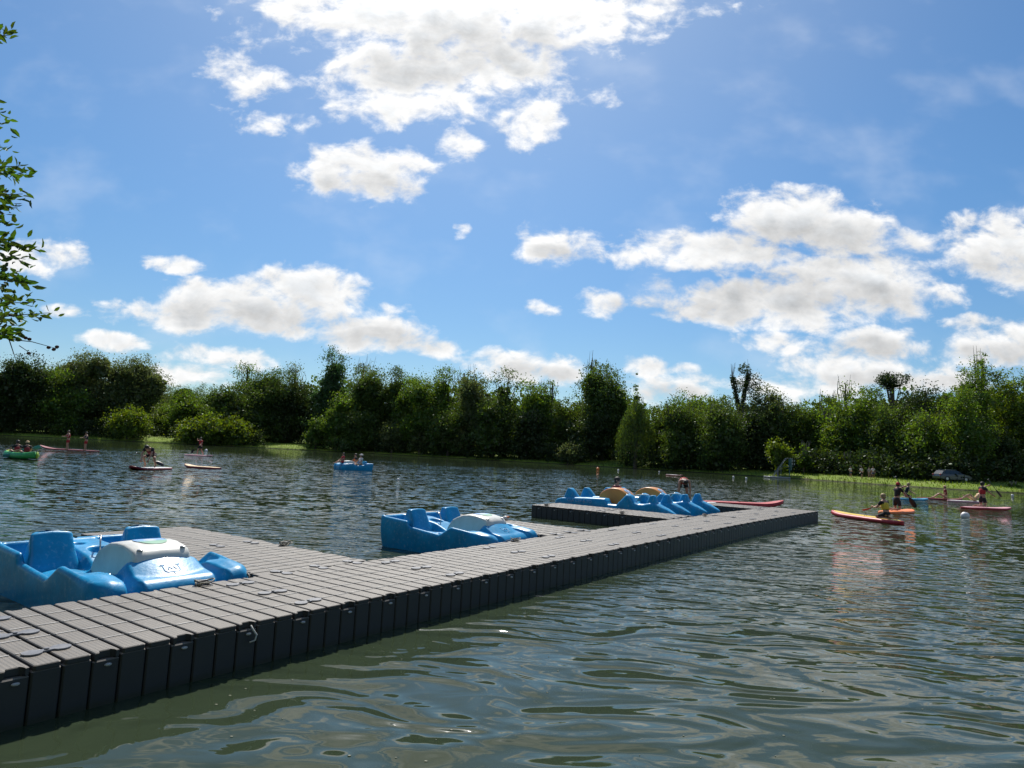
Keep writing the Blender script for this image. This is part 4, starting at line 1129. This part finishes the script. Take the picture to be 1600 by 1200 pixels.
buoy(1146, 746, .14, 'white', 'left white buoy of two off the wide dark tree pair')
buoy(1166, 748, .14, 'white', 'right white buoy of two off the wide dark tree pair')
buoy(322, 705, .20, 'white', 'white buoy beyond the lone standing paddler in red')
buoy(1030, 737.5, .12, 'white', 'white buoy just behind the drifting white board')
bb = dk(8.3, 5.5, TOP); t = thing('buoy', 'small white float with orange spot lying at the end of the second dock finger', 'buoy', dk(9.9, 3.5, TOP), 0, 'round marker buoys on the lake')
mb = MB(); mb.sphere((0, 0, .045), (.065, .05, .045), 12, 8); mb.obj('float', MCOL('white'), t, True)
mb = MB(); mb.sphere((.045, -.02, .07), (.035, .03, .02), 10, 6); mb.obj('end_cap', MCOL('orange'), t, True)

# ------------------------------------------------------------------ people
M_skin = mat_pbr('skin', (.40, .21, .14), .55, var=.08, vscale=20)
M_hairk = mat_pbr('dark_hair', (.02, .014, .010), .6, var=.3, vscale=60)
M_hairb = mat_pbr('fair_hair', (.30, .20, .10), .6, var=.3, vscale=60)
def skin_obj(name, V, E, Rr, mat, parent, sub=1, extra=None):
    me = bpy.data.meshes.new('tmp'); me.from_pydata([tuple(v) for v in V], E, []); me.update()
    o = bpy.data.objects.new('tmp', me); C.objects.link(o)
    md = o.modifiers.new('s', 'SKIN'); md.use_smooth_shade = True
    lay = me.skin_vertices[0].data if me.skin_vertices else None
    if lay is None: bpy.context.view_layer.update(); lay = me.skin_vertices[0].data
    for i, r in enumerate(Rr):
        lay[i].radius = r if isinstance(r, tuple) else (r, r)
    lay[0].use_root = True
    s = o.modifiers.new('u', 'SUBSURF'); s.levels = sub; s.render_levels = sub
    dg = bpy.context.evaluated_depsgraph_get(); dg.update()
    m2 = bpy.data.meshes.new_from_object(o.evaluated_get(dg)); bpy.data.objects.remove(o)
    V2 = [tuple(v.co) for v in m2.vertices]; F2 = [tuple(p.vertices) for p in m2.polygons]; bpy.data.meshes.remove(m2)
    if extra:
        b = len(V2); V2 += extra.v; F2 += [tuple(i + b for i in f) for f in extra.f]
    return mesh_obj(name, V2, F2, mat, parent, True)
def pose(kind, arms, lean=0.0, twist=0):
    J = {}
    if kind == 'stand': pz = .94; leg = [((.12, .03, .50), (.13, -.01, .09), (.15, .15, .035)), ((.11, .05, .50), (.12, .0, .09), (.14, .16, .035))]
    if kind == 'stride': pz = .90; leg = [((.12, .20, .48), (.12, .20, .09), (.13, .36, .035)), ((.11, -.03, .48), (.11, -.30, .12), (.12, -.18, .035))]
    if kind == 'kneel': pz = .56; leg = [((.14, .06, .09), (.13, -.36, .08), (.13, -.52, .035)), ((.14, .06, .09), (.13, -.36, .08), (.13, -.52, .035))]
    if kind == 'heels': pz = .27; leg = [((.16, .38, .10), (.13, -.08, .08), (.13, -.24, .035)), ((.16, .38, .10), (.13, -.08, .08), (.13, -.24, .035))]
    if kind == 'sit': pz = .14; leg = [((.16, .42, .34), (.14, .72, .08), (.15, .88, .05)), ((.16, .42, .34), (.14, .72, .08), (.15, .88, .05))]
    if kind == 'chair': pz = .14; leg = [((.13, .44, .18), (.13, .72, .0), (.13, .86, .05)), ((.13, .44, .18), (.13, .72, .0), (.13, .86, .05))]
    if kind == 'lie': pz = .13; leg = [((.12, .42, .30), (.12, .80, .12), (.13, .92, .22)), ((.12, .36, .44), (.12, .72, .30), (.13, .84, .38))]
    if kind == 'bend': pz = .86; leg = [((.16, .10, .47), (.17, -.02, .09), (.18, .14, .035)), ((.15, .12, .47), (.16, .0, .09), (.17, .16, .035))]
    if kind == 'crouch': pz = .62; leg = [((.24, .34, .46), (.20, .10, .09), (.22, .26, .035)), ((.22, .30, .42), (.20, .04, .09), (.22, .20, .035))]
    c, s = math.cos(lean), math.sin(lean)
    up = lambda h, f=0.0, x=0.0: (x, h * s + f * c, pz + h * c - f * s)
    J['pel'] = (0, 0, pz); J['waist'] = up(.16); J['chest'] = up(.36); J['nb'] = up(.50)
    hl = lean * (.35 if lean < 1 else 1.15); hf = up(.50)
    J['neck'] = (0, hf[1] + .07 * math.sin(hl), hf[2] + .07 * math.cos(hl)); J['head'] = (0, hf[1] + .17 * math.sin(hl) + .02, hf[2] + .17 * math.cos(hl)); J['crown'] = (0, hf[1] + .26 * math.sin(hl) + .015, hf[2] + .26 * math.cos(hl))
    for i, sx in ((0, 1), (1, -1)):
        kn, an, to = leg[i]
        J['hip%d' % i] = (sx * .095, 0, pz - .05); J['kn%d' % i] = (sx * kn[0], kn[1], kn[2]); J['an%d' % i] = (sx * an[0], an[1], an[2]); J['to%d' % i] = (sx * to[0], to[1], to[2])
        J['sh%d' % i] = up(.455, 0, sx * .175)
    S = [Vector(J['sh0']), Vector(J['sh1'])]
    def arm(i, el, wr):
        J['el%d' % i] = tuple(S[i] + Vector(el)); J['wr%d' % i] = tuple(S[i] + Vector(wr))
    A = {'down': (((.05, .03, -.28), (.05, .13, -.52)), ((-.05, .03, -.28), (-.05, .13, -.52))),
         'front': (((.06, .16, -.24), (-.04, .38, -.22)), ((-.06, .16, -.24), (.04, .38, -.22))),
         'reach': (((.02, .16, -.22), (-.02, .28, -.46)), ((-.02, .16, -.22), (.02, .28, -.46))),
         'hang': (((.03, .04, -.28), (.02, .06, -.53)), ((-.03, .04, -.28), (-.02, .06, -.53))),
         'paddleR': (((.12, .14, -.22), (.16, .34, -.34)), ((-.02, .24, .02), (.16, .40, .14))),
         'paddleL': (((.02, .24, .02), (-.16, .40, .14)), ((-.12, .14, -.22), (-.16, .34, -.34))),
         'wide': (((.14, .14, -.20), (.20, .38, -.26)), ((-.14, .14, -.20), (-.20, .38, -.26))),
         'back': (((.10, -.16, -.22), (.10, -.30, -.42)), ((-.10, -.16, -.22), (-.10, -.30, -.42))),
         'knee': (((.10, .14, -.22), (.02, .34, -.34)), ((-.10, .14, -.22), (-.02, .34, -.34))),
         'hips': (((.14, -.08, -.24), (.0, .06, -.42)), ((-.14, -.08, -.24), (-.0, .06, -.42)))}[arms]
    arm(0, *A[0]); arm(1, *A[1]); return J
def person(loc, rz, kind, arms, label, lean=0, scale=1, vest=None, top=None, shorts='black', hair=M_hairk, cap=None, group=None, helmet=None, skinm=None, sleeve=False):
    J = pose(kind, arms, lean); t = thing('person', label, 'person', loc, rz, group)
    names = ['pel', 'waist', 'chest', 'nb', 'neck', 'head', 'crown']; rad = {'pel': (.135, .10), 'waist': (.12, .095), 'chest': (.145, .11), 'nb': (.075, .07), 'neck': .052, 'head': (.082, .098), 'crown': (.062, .07)}
    E_ = [('pel', 'waist'), ('waist', 'chest'), ('chest', 'nb'), ('nb', 'neck'), ('neck', 'head'), ('head', 'crown')]
    for i in '01':
        for a, b in (('pel', 'hip'), ('hip', 'kn'), ('kn', 'an'), ('an', 'to')): E_.append((a + (i if a != 'pel' else ''), b + i))
        for a, b in (('nb', 'sh'), ('sh', 'el'), ('el', 'wr')): E_.append((a + (i if a != 'nb' else ''), b + i))
        rad.update({'hip' + i: .09, 'kn' + i: .058, 'an' + i: .038, 'to' + i: (.035, .028), 'sh' + i: .058, 'el' + i: .038, 'wr' + i: .027})
    keys = list(rad); idx = {k: n for n, k in enumerate(keys)}
    ex = MB(); hd = Vector(J['head'])
    # hands: palm, four fingers and thumb
    for i, sx in (('0', 1), ('1', -1)):
        w = Vector(J['wr' + i]); d = (w - Vector(J['el' + i])).normalized(); side = d.cross(Vector((0, 0, 1))); side = side.normalized() if side.length > .1 else Vector((1, 0, 0)); dn = side.cross(d)
        ex.tube([w - d * .02, w + d * .04, w + d * .085], [.026, .038, .034], 8)
        for k, ln in enumerate((.062, .072, .068, .052)):
            b = w + d * .08 + side * (.026 - .0175 * k); ex.tube([b, b + d * ln * .5 - dn * .012, b + d * ln * .75 - dn * .04], [.0095, .009, .006], 5)
        b = w + d * .03 + side * .03; ex.tube([b, b + side * .025 + d * .03, b + side * .02 + d * .055 - dn * .02], [.011, .010, .007], 5)
    # face
    fw = Vector((0, 1, 0)) if abs(lean) < .9 else Vector((0, math.cos(lean * .35), -math.sin(lean * .35)))
    ex.sphere(hd + fw * .098 + Vector((0, 0, -.005)), (.014, .022, .022), 6, 5)
    for sx in (-1, 1):
        ex.sphere(hd + Vector((sx * .084, 0, 0)), (.012, .022, .03), 6, 5); ex.sphere(hd + fw * .085 + Vector((sx * .032, 0, .022)), (.015, .012, .009), 6, 4)
    ex.sphere(hd + fw * .088 + Vector((0, 0, -.045)), (.024, .012, .007), 6, 4)
    skin_obj('body', [J[k] for k in keys], [(idx[a], idx[b]) for a, b in E_], [rad[k] for k in keys], skinm or M_skin, t, 1, ex)
    L = lambda a, b, q: tuple(Vector(J[a]) * (1 - q) + Vector(J[b]) * q)
    # shorts
    P_ = [J['pel'], L('pel', 'waist', .6), J['hip0'], L('hip0', 'kn0', .45), L('hip0', 'kn0', .72), J['hip1'], L('hip1', 'kn1', .45), L('hip1', 'kn1', .72)]
    skin_obj('shorts', P_, [(0, 1), (0, 2), (2, 3), (3, 4), (0, 5), (5, 6), (6, 7)], [(.15, .118), (.138, .112), .105, .092, .088, .105, .092, .088], MCOL(shorts, .85), t)
    if top:
        P_ = [L('pel', 'waist', .5), J['waist'], J['chest'], L('chest', 'nb', .7), J['nb'], J['sh0'], L('sh0', 'el0', .6), J['sh1'], L('sh1', 'el1', .6)]
        rr = [(.142, .112), (.135, .11), (.162, .125), (.13, .10), .075, .075, .058, .075, .058]; ee = [(0, 1), (1, 2), (2, 3), (3, 4), (3, 5), (5, 6), (3, 7), (7, 8)]
        skin_obj('shirt', P_, ee, rr, MCOL(top, .85), t)
    if vest:
        P_ = [L('pel', 'waist', .8), J['waist'], J['chest'], L('chest', 'nb', .62)]
        skin_obj('life_vest', P_, [(0, 1), (1, 2), (2, 3)], [(.165, .14), (.172, .148), (.185, .162), (.15, .12)], MCOL(vest, .8), t)
    mb = MB(); cr_ = Vector(J['crown']); ax = (cr_ - hd).normalized(); c0 = hd + ax * .045 - fw * .018
    mb.sphere(c0, (.094, .106, .088), 14, 9)
    if cap is None: mb.sphere(hd - fw * .04 - ax * .01, (.088, .085, .085), 12, 8); mb.obj('hair', hair, t, True)
    else:
        if cap[1] == 'hat': mb.tube([c0 - ax * .005, c0 + ax * .008], [.165, .155], 16)
        elif cap[1] == 'cap': mb.sphere(c0 + fw * .10 - ax * .005, (.065, .08, .014), 10, 5)
        mb.obj('hat' if cap[1] == 'hat' else 'cap', MCOL(cap[0], .8), t, True)
        mb = MB(); mb.sphere(hd - fw * .03 - ax * .012, (.088, .085, .08), 12, 8); mb.obj('hair', hair, t, True)
    if scale != 1: t.scale = (scale,) * 3
    return t
def paddle(a, b, label, blade='black', double=False, shaft=.014):
    """a: grip end, b: blade end (world points)"""
    a, b = Vector(a), Vector(b); d = (b - a); L = d.length; d.normalize(); o = a
    t = thing('paddle', label, 'paddle', a, 0, 'paddles')
    q = Vector((0, 0, 1)).rotation_difference(d) if True else None
    t.rotation_euler = q.to_euler()
    mb = MB(); mb.tube([(0, 0, .02), (0, 0, L - .3)], shaft, 8); mb.obj('shaft', M_black if blade != 'grey' else M_steel, t, True)
    if not double:
        mb = MB(); mb.tube([(-.05, 0, 0), (.05, 0, 0)], .016, 8); mb.obj('grip', MCOL('grey'), t, True)
    def bl(z0, z1):
        st = [(0, .016), (.12, .05), (.3, .10), (.6, .115), (.85, .10), (1, .05)]; V = []; F = []
        for s, w in st:
            z = z0 + (z1 - z0) * s; V += [(-w, 0, z), (-w * .5, .012, z), (0, .018, z), (w * .5, .012, z), (w, 0, z), (w * .5, -.004, z), (0, .002, z), (-w * .5, -.004, z)]
        for i in range(5):
            for k in range(8): F.append((i * 8 + k, i * 8 + (k + 1) % 8, (i + 1) * 8 + (k + 1) % 8, (i + 1) * 8 + k))
        F.append(tuple(range(40, 48))); mesh_obj('blade', V, F, MCOL(blade), t, True)
    bl(L - .48, L)
    if double: bl(.48, 0)
    return t
def up(p, z): return (p.x, p.y, z)
def along(m, rz, f, s=0, z=.1):    # point on a board: f metres towards its nose
    return Vector((m.x - math.sin(rz) * f + math.cos(rz) * s, m.y + math.cos(rz) * f + math.sin(rz) * s, z))

GP = 'people out on the lake'
# foreground right: red/yellow board with child
t, m, L, rz = board_px(1422, 820, 1293, 802, .78, 'red', 'yellow', 'red and yellow board nearest the dock end, carrying the child in the yellow vest', maxL=3.3, minL=3.2, thk=.18, inset=.12)
p = along(m, rz, -.95, 0, .10)
person(p, rz + R_(10), 'heels', 'front', 'child in yellow vest kneeling on the red and yellow board with a red paddle', .25, .86, vest='yellow', shorts='black', hair=M_hairb, top='black', group=GP)
h = along(m, rz, -.60, .12, .62)
paddle(h, along(m, rz, .55, .42, .30), 'paddle with red blade held by the kneeling child in the yellow vest', 'red')
# orange board, kneeling, red cap
t, m, L, rz = board_px(1368, 801, 1432, 799, .78, 'orange', 'orange', 'orange board behind the child, under the paddler with the red cap', maxL=3.0, minL=2.6)
p = along(m, rz, -.0, 0, .10)
person(p, rz + R_(-20), 'kneel', 'paddleR', 'paddler in black shirt and red cap kneeling on the orange board', .15, .92, top='black', shorts='black', cap=('red', 'cap'), group=GP)
pa = at_depth(1399, 745, p.y - .1); pb = at_depth(1431, 793, p.y - .45)
paddle(pa, pb, 'long dark paddle with black blade dipped by the paddler in the red cap', 'black')
# blue board, crouching person behind
t, m, L, rz = board_px(1407, 779.2, 1438, 780.7, .65, 'blue', 'blue', 'light blue board behind the paddler with the red cap', maxL=2.9, minL=2.4)
p = along(m, rz, -.35, 0, .10)
person(p, rz + R_(-35), 'heels', 'knee', 'person in dark shirt kneeling low on the light blue board', .35, 1.0, top='navy', shorts='black', hair=M_hairb, group=GP)
# long dark red board with seated bather
t, m, L, rz = board_px(1436, 778, 1500, 781.5, .8, 'dkred', 'dkred', 'long dark red board under the seated bather with the pale cap', maxL=3.6, minL=3.0)
p = along(m, rz, .45, 0, .11)
person(p, rz + R_(160), 'sit', 'hang', 'bather in dark top sitting on the long dark red board', .12, 1.0, top='dkred', shorts='tan', cap=('tan', 'bath'), group=GP)
# pink board with reclining person
t, m, L, rz = board_px(1488, 782.5, 1530, 784.6, .8, 'pink', 'white', 'pale pink board with a reclining person, behind the red vest paddler', maxL=2.9, minL=2.5)
p = along(m, rz, .6, 0, .11)
person(p, rz + R_(175), 'lie', 'back', 'person leaning back with raised legs on the pale pink board', -.75, 1.0, shorts='tan', top='tan', group=GP)
# red vest kneeling right
t, m, L, rz = board_px(1491, 792.5, 1589, 796, .8, 'red', 'pink', 'red edged pink board at the right under the paddler in the red vest', maxL=3.4, minL=3.2)
p = along(m, rz, -.25, 0, .11)
person(p, rz + R_(0), 'kneel', 'paddleR', 'paddler in red life vest kneeling upright at the right of the lake', .05, 1.02, vest='red', top='black', shorts='black', group=GP)
pa = at_depth(1544, 749, p.y - .05); pb = at_depth(1565, 777, p.y - .5); 
paddle(pa, pb, 'thin paddle held out by the paddler in the red life vest', 'black')
# drifting white board, mid lake
board_px(1024, 740, 1086, 745, .8, 'dkred', 'white', 'white decked board adrift behind the bending man', maxL=3.4, minL=3.2)
# red boards beyond the dock end
t, m, L, rz = board_px(1096, 786, 1214, 791, .85, 'red', 'red', 'long red board floating just beyond the dock end, tip past the corner', maxL=5.2, minL=4.0, nose=.22, thk=.18)
# bending man behind orange boats
pm = at_depth(1066, 781, dk(19.2, 6.4).y); 
pm = at(1066, 786, .12)
t, m2, L2, rz2 = board_px(1030, 784, 1092, 787.5, .8, 'white', 'white', 'pale board behind the orange humped boats where the bending man stands', maxL=3.2, minL=3.0)
person((pm.x, pm.y, .10), R_(180) + rz2 + R_(90), 'bend', 'hang', 'man in red life vest bending over behind the moored orange humped boats', 1.55, 1.05, vest='red', shorts='black', group=GP)
# seated person in second orange boat
ps = dk(18.3, 5.05, .22)
person(ps, TH + R_(180), 'chair', 'knee', 'dark haired person with bare shoulders seated in the outer orange humped boat', .1, 1.0, shorts='black', top='dkred', group=GP)
# far pedal boat riders
def in_boat(px, py, dep, lab, **k):
    q = b3p + Vector((px * math.cos(R_(-52)) - py * math.sin(R_(-52)), px * math.sin(R_(-52)) + py * math.cos(R_(-52)), 0))
    person((q.x, q.y, dep), R_(-52) + R_(180), 'chair', 'knee', lab, group=GP, **k)
in_boat(-.47, 1.55, .24, 'rider in orange and black vest in the far blue pedal boat', vest='orange', top='black', shorts='black')
in_boat(.47, 1.55, .24, 'rider in white hat and pale shirt in the far blue pedal boat', top='white', shorts='khaki', cap=('white', 'hat'))
in_boat(.1, .35, .45, 'rider in red shirt at the bow of the far blue pedal boat', top='red', shorts='red', scale=.8)
# crouching paddler left
t, m, L, rz = board_px(271, 731.5, 198, 733, .85, 'dkred', 'white', 'white decked board with dark red nose under the crouching paddler', maxL=3.0, minL=2.7, nose=.16)
p = along(m, rz, .02, 0, .10)
person(p, R_(185), 'crouch', 'reach', 'dark clad paddler crouching low on the white board at the left', 1.1, 1.15, vest='dkred', top='black', shorts='black', group=GP)
paddle(at_depth(213, 708, p.y - .45), at_depth(256, 727, p.y + .3), 'paddle lowered by the crouching paddler', 'black')
# empty board
board_px(336, 731.5, 298, 729, .85, 'dkred', 'tan', 'empty tan decked board with dark red nose left of the far pedal boat', maxL=2.9, minL=2.5, nose=.14)
# lone standing
t, m, L, rz = board_px(299, 711.2, 322, 712.4, .9, 'pink', 'pink', 'small pink board of the lone standing paddler', maxL=3.4, minL=2.8)
person(along(m, rz, .1, 0, .1), R_(160), 'stride', 'paddleL', 'lone standing paddler in red vest on the small pink board', .08, 1.0, vest='red', top='red', shorts='black', group=GP)
pq = along(m, rz, .1, 0, .1); paddle(pq + Vector((.1, -.4, 1.5)), pq + Vector((-.5, -.7, .15)), 'paddle of the lone standing paddler in red', 'black')
# giant board with two standing
a = at(62, 698.5, .1); b = at(155, 705, .1)
t, m, L, rz = board_px(155, 705, 62, 700.3, 1.1, 'dkred', 'dkred', 'very long dark board with upturned nose carrying two standing people', maxL=5.6, minL=5.0, nose=.30, thk=.12)
person(up(at(105, 703, .17), .17), R_(150), 'stand', 'front', 'standing person in red vest at the nose end of the very long board', .08, .95, vest='red', shorts='red', group=GP)
person(up(at(133, 704.3, .17), .17), R_(150), 'stand', 'front', 'standing person in dark top at the stern end of the very long board', .08, .92, vest='navy', shorts='red', group=GP)
# inflatable kayak
kp = at(32, 717); kt = thing('inflatable_kayak', 'green and yellow inflatable kayak with two paddlers at the left edge', 'kayak', (kp.x, kp.y, 0), R_(62))
for sx in (-1, 1):
    st = [(y, sx * .34 * (1 - (abs(y) / 1.7) ** 3) , .01 + .16 * (1 - (abs(y) / 1.65) ** 6), .38 + .12 * (abs(y) / 1.6) ** 3, .02 + .10 * (abs(y) / 1.6) ** 4) for y in np.linspace(-1.6, 1.6, 18)]
    V, F = loft(st, 14, 1.0); mesh_obj('side_tube', V, F, MCOL('green' if sx < 0 else 'lime'), kt, True)
mb = MB(); mb.box((0, 0, .10), (.5, 2.4, .08), bev=.03); mb.obj('floor', MCOL('green'), kt, True)
V, F = loft([(1.0, 0, .33, .44, .05), (1.3, 0, .26, .46, .08), (1.62, 0, .08, .50, .2)], 14, 1.0); mesh_obj('bow_cover', V, F, MCOL('lime'), kt, True)
for f, lab, cp_, tp in ((-.6, 'paddler in pale cap in the rear of the green and yellow kayak', ('tan', 'cap'), 'dkred'), (.45, 'dark haired paddler in the front of the green and yellow kayak', None, 'dkred')):
    q = along(kp, R_(62), f, 0, .16); person(q, R_(62) + (0), 'sit', 'wide', lab, .1, .98, vest=tp, top='black', shorts='black', cap=cp_, group=GP)
q = along(kp, R_(62), -.2, 0, .6); paddle(at_depth(4, 712, q.y - .3), at_depth(52, 709, q.y - .25), 'double bladed teal paddle of the rear kayak paddler', 'teal', True)
q = along(kp, R_(62), .85, 0, .6); paddle(at_depth(27, 706, q.y), at_depth(64, 698, q.y + .2), 'double bladed teal paddle of the front kayak paddler', 'teal', True)

# people, platform and car on the right bank
GB = 'people walking on the far bank'
def onbank(x, off): Y = shoreY(x) + off; p = at_depth(x, 700, Y); return Vector((p.x, Y, ground_z(off)))
person(onbank(1329, 3.5), R_(200), 'stand', 'hips', 'bank walker in white shirt and jeans, leftmost of the four on the grass', 0, 1.0, top='white', shorts='denim', group=GB)
person(onbank(1346, 3.2), R_(190), 'stride', 'hips', 'bank walker in cream shirt and dark shorts, elbows out, second from left', 0, 1.05, top='white', shorts='black', group=GB)
person(onbank(1358, 3.4), R_(180), 'stand', 'down', 'bank walker in grey top, left one of the close pair', 0, 1.0, top='grey', shorts='khaki', group=GB)
person(onbank(1364, 4.2), R_(150), 'stride', 'down', 'bank walker in light top at the right end of the close pair', 0, 1.05, top='white', shorts='denim', group=GB)

# diving platform: frame ladder with two sloping rails, landing and green-grey box on a pontoon
pp = at(1214, 746.5); Yp = pp.y; sc = Yp / FPX
dp = thing('diving_platform', 'grey metal ladder platform with green panel standing on a low raft by the right bank', 'platform', (pp.x, pp.y, 0), R_(3))
def lx(x): return (x - 1214) * sc
def lz(y, x=1214): return (746.5 + (x - 1214) * .05 - y) * sc
M_galv = mat_pbr('galvanised_tube', (.26, .28, .30), .5, metal=.3); M_panel = mat_pbr('weathered_green_panel', (.06, .13, .115), .6, var=.3, vscale=2)
mb = MB(); mb.box((0, 0, .10), (lx(1230) - lx(1196), 2.2, .20), bev=.05); mb.obj('raft', M_galv, dp)
for dy in (-.45, .45):
    mb = MB(); mb.tube([(lx(1207 + dy * 2.5), dy, .2), (lx(1228 + dy * 2.5), dy, lz(715.5)), (lx(1237), dy, lz(715.5)), (lx(1237), dy, lz(728))], .032, 8); mb.obj('rail', M_galv, dp, True)
mb = MB()
for k in range(9):
    q = k / 9; mb.box((lx(1207 + 16 * q), 0, .25 + lz(730) * q * .98), (.12, .86, .03))
mb.obj('steps', M_galv, dp)
mb = MB(); mb.box(((lx(1221) + lx(1238)) / 2, 0, lz(728)), (lx(1238) - lx(1221), .95, .07)); mb.obj('landing', M_panel, dp)
mb = MB(); mb.box((lx(1235), 0, lz(725)), (.22, .8, lz(718) - lz(736)), bev=.03); mb.obj('end_panel', M_panel, dp)
for k, (yy) in enumerate((719, 724)):
    for dx in (0, .38): 
        mb = MB(); mb.box((lx(1236) + dx, -.42, lz(yy)), (.14, .04, .3)); mb.obj('guard_slat', M_galv, dp)
for x_, dy in ((1213, .5), (1218, .5), (1213, -.5), (1218, -.5)):
    mb = MB(); mb.tube([(lx(x_), dy, .15), (lx(x_), dy, lz(735 if x_ < 1216 else 729))], .035, 6); mb.obj('leg', M_galv, dp)
mb = MB(); mb.tube([(lx(1234), 0, .05), (lx(1234), 0, lz(730))], .09, 8); mb.obj('leg', M_panel, dp)

# parked car
def car():
    Y = shoreY(1487) + 7; p = at_depth(1487, 700, Y); t = thing('parked_car', 'dark estate car parked in the shade under the right bank trees', 'car', (p.x, Y, .98), R_(4)); 
    prof = [(-2.25, .35), (-2.28, .62), (-2.2, .92), (-2.05, 1.0), (-1.75, 1.40), (-1.5, 1.46), (-.2, 1.49), (.35, 1.40), (1.05, 1.0), (1.9, .88), (2.2, .72), (2.28, .5), (2.2, .3), (1.75, .28), (1.72, .42), (1.55, .62), (1.32, .66), (1.1, .6), (.97, .42), (.95, .25), (-.95, .25), (-.98, .45), (-1.12, .62), (-1.35, .67), (-1.58, .6), (-1.72, .42), (-1.75, .3)]
    V = []; F = []; n = len(prof); ws = (-.86, -.80, .80, .86)
    for w in ws:
        for x, z in prof:
            tz = max(0, z - .95) * .32; k = 1 if abs(w) > .82 else 1.0
            wx = w * (1 - tz); e = .0 if abs(w) < .82 else .03
            V.append((x * (1 - e * .5), wx, z - (.02 if e and z > .8 else 0)))
    for i in range(3):
        for k in range(n): F.append((i * n + k, (i + 1) * n + k, (i + 1) * n + (k + 1) % n, i * n + (k + 1) % n))
    F.append(tuple(range(n))); F.append(tuple(3 * n + k for k in range(n - 1, -1, -1)))
    mesh_obj('body', V, F, mat_pbr('dark_car_paint', (.03, .034, .042), .25, coat=.6), t)
    gl = mat_pbr('car_glass', (.02, .022, .025), .06, spec=.8)
    for s in (-1, 1):
        for (x0, x1, x2, x3) in ((-1.72, -1.0, -1.0, -1.5), (-.94, -.12, -.12, -.94), (-.06, .92, .30, -.06)):
            z0, z1 = 1.0, 1.38; y = lambda z: s * (.862 * (1 - max(0, z - .95) * .32) + .006)
            v = [(x0, y(z0), z0), (x1, y(z0), z0), (x2, y(z1), z1), (x3, y(z1), z1)]; mesh_obj('window', v, [(0, 1, 2, 3)], gl, t)
    v = [(1.06, -.72, 1.02), (1.06, .72, 1.02), (.40, .62, 1.405), (.40, -.62, 1.405)]; mesh_obj('windscreen', v, [(0, 1, 2, 3)], gl, t)
    for sx in (-1.35, 1.33):
        for s in (-1, 1):
            mb = MB(); mb.tube([(sx, s * .66, .33), (sx, s * .68, .33), (sx, s * .84, .33), (sx, s * .86, .33)], [.30, .33, .33, .30], 20); w = mb.obj('wheel', M_black, t, True)
            mb = MB(); mb.tube([(sx, s * .85, .33), (sx, s * .872, .33)], [.20, .17], 14); mb.obj('rim', M_steel, w)
    for s in (-.62, .62):
        mb = MB(); mb.sphere((2.16, s, .74), (.12, .16, .07), 10, 6); mb.obj('headlight', MCOL('white', .2), t, True)
        mb = MB(); mb.box((-2.24, s * 1.1, .86), (.08, .2, .22), bev=.02); mb.obj('tail_light', MCOL('red'), t)
        mb = MB(); mb.tube([(-1.5, s, 1.50), (-1.3, s, 1.54), (.0, s, 1.55), (.2, s, 1.47)], .02, 6); mb.obj('roof_rail', M_steel, t, True)
car()
# small flecks floating near the dock
def flecks():
    rnd = random.Random(9); mb = MB()
    for k in range(46):
        px, py = rnd.uniform(330, 1580), rnd.uniform(1010, 1190)
        p = at(px, py, .003)
        r = rnd.uniform(.002, .007); a0 = rnd.uniform(0, 6.28); pts = [(p.x + r * (1 + .7 * (j % 2)) * math.cos(a0 + j * 1.05), p.y + r * math.sin(a0 + j * 1.05) * .7) for j in range(6)]
        mb.prism(pts, .001, .004)
    o = mb.obj('floating_flecks', mat_pbr('pale_petal', (.30, .30, .22), .8)); tag(o, 'pale seed fluff and leaf flecks floating near the dock', 'flecks', kind='stuff')
flecks()
# throwable loop: rope hanging from the dock front
mb = MB(); mb.tube([(0, 0, 0), (.01, -.02, -.03), (.035, -.035, -.07), (.03, -.03, -.11), (-.01, -.02, -.12)], .007, 6)
o = mb.obj('rope_end', mat_pbr('white_rope_end', (.5, .5, .47), .8), None, True); o.location = dk(2.03 - .51 * 1, -.01, TOP - .02); o.rotation_euler = (0, 0, TH); tag(o, 'short white rope end hanging over the front edge of the dock', 'rope')
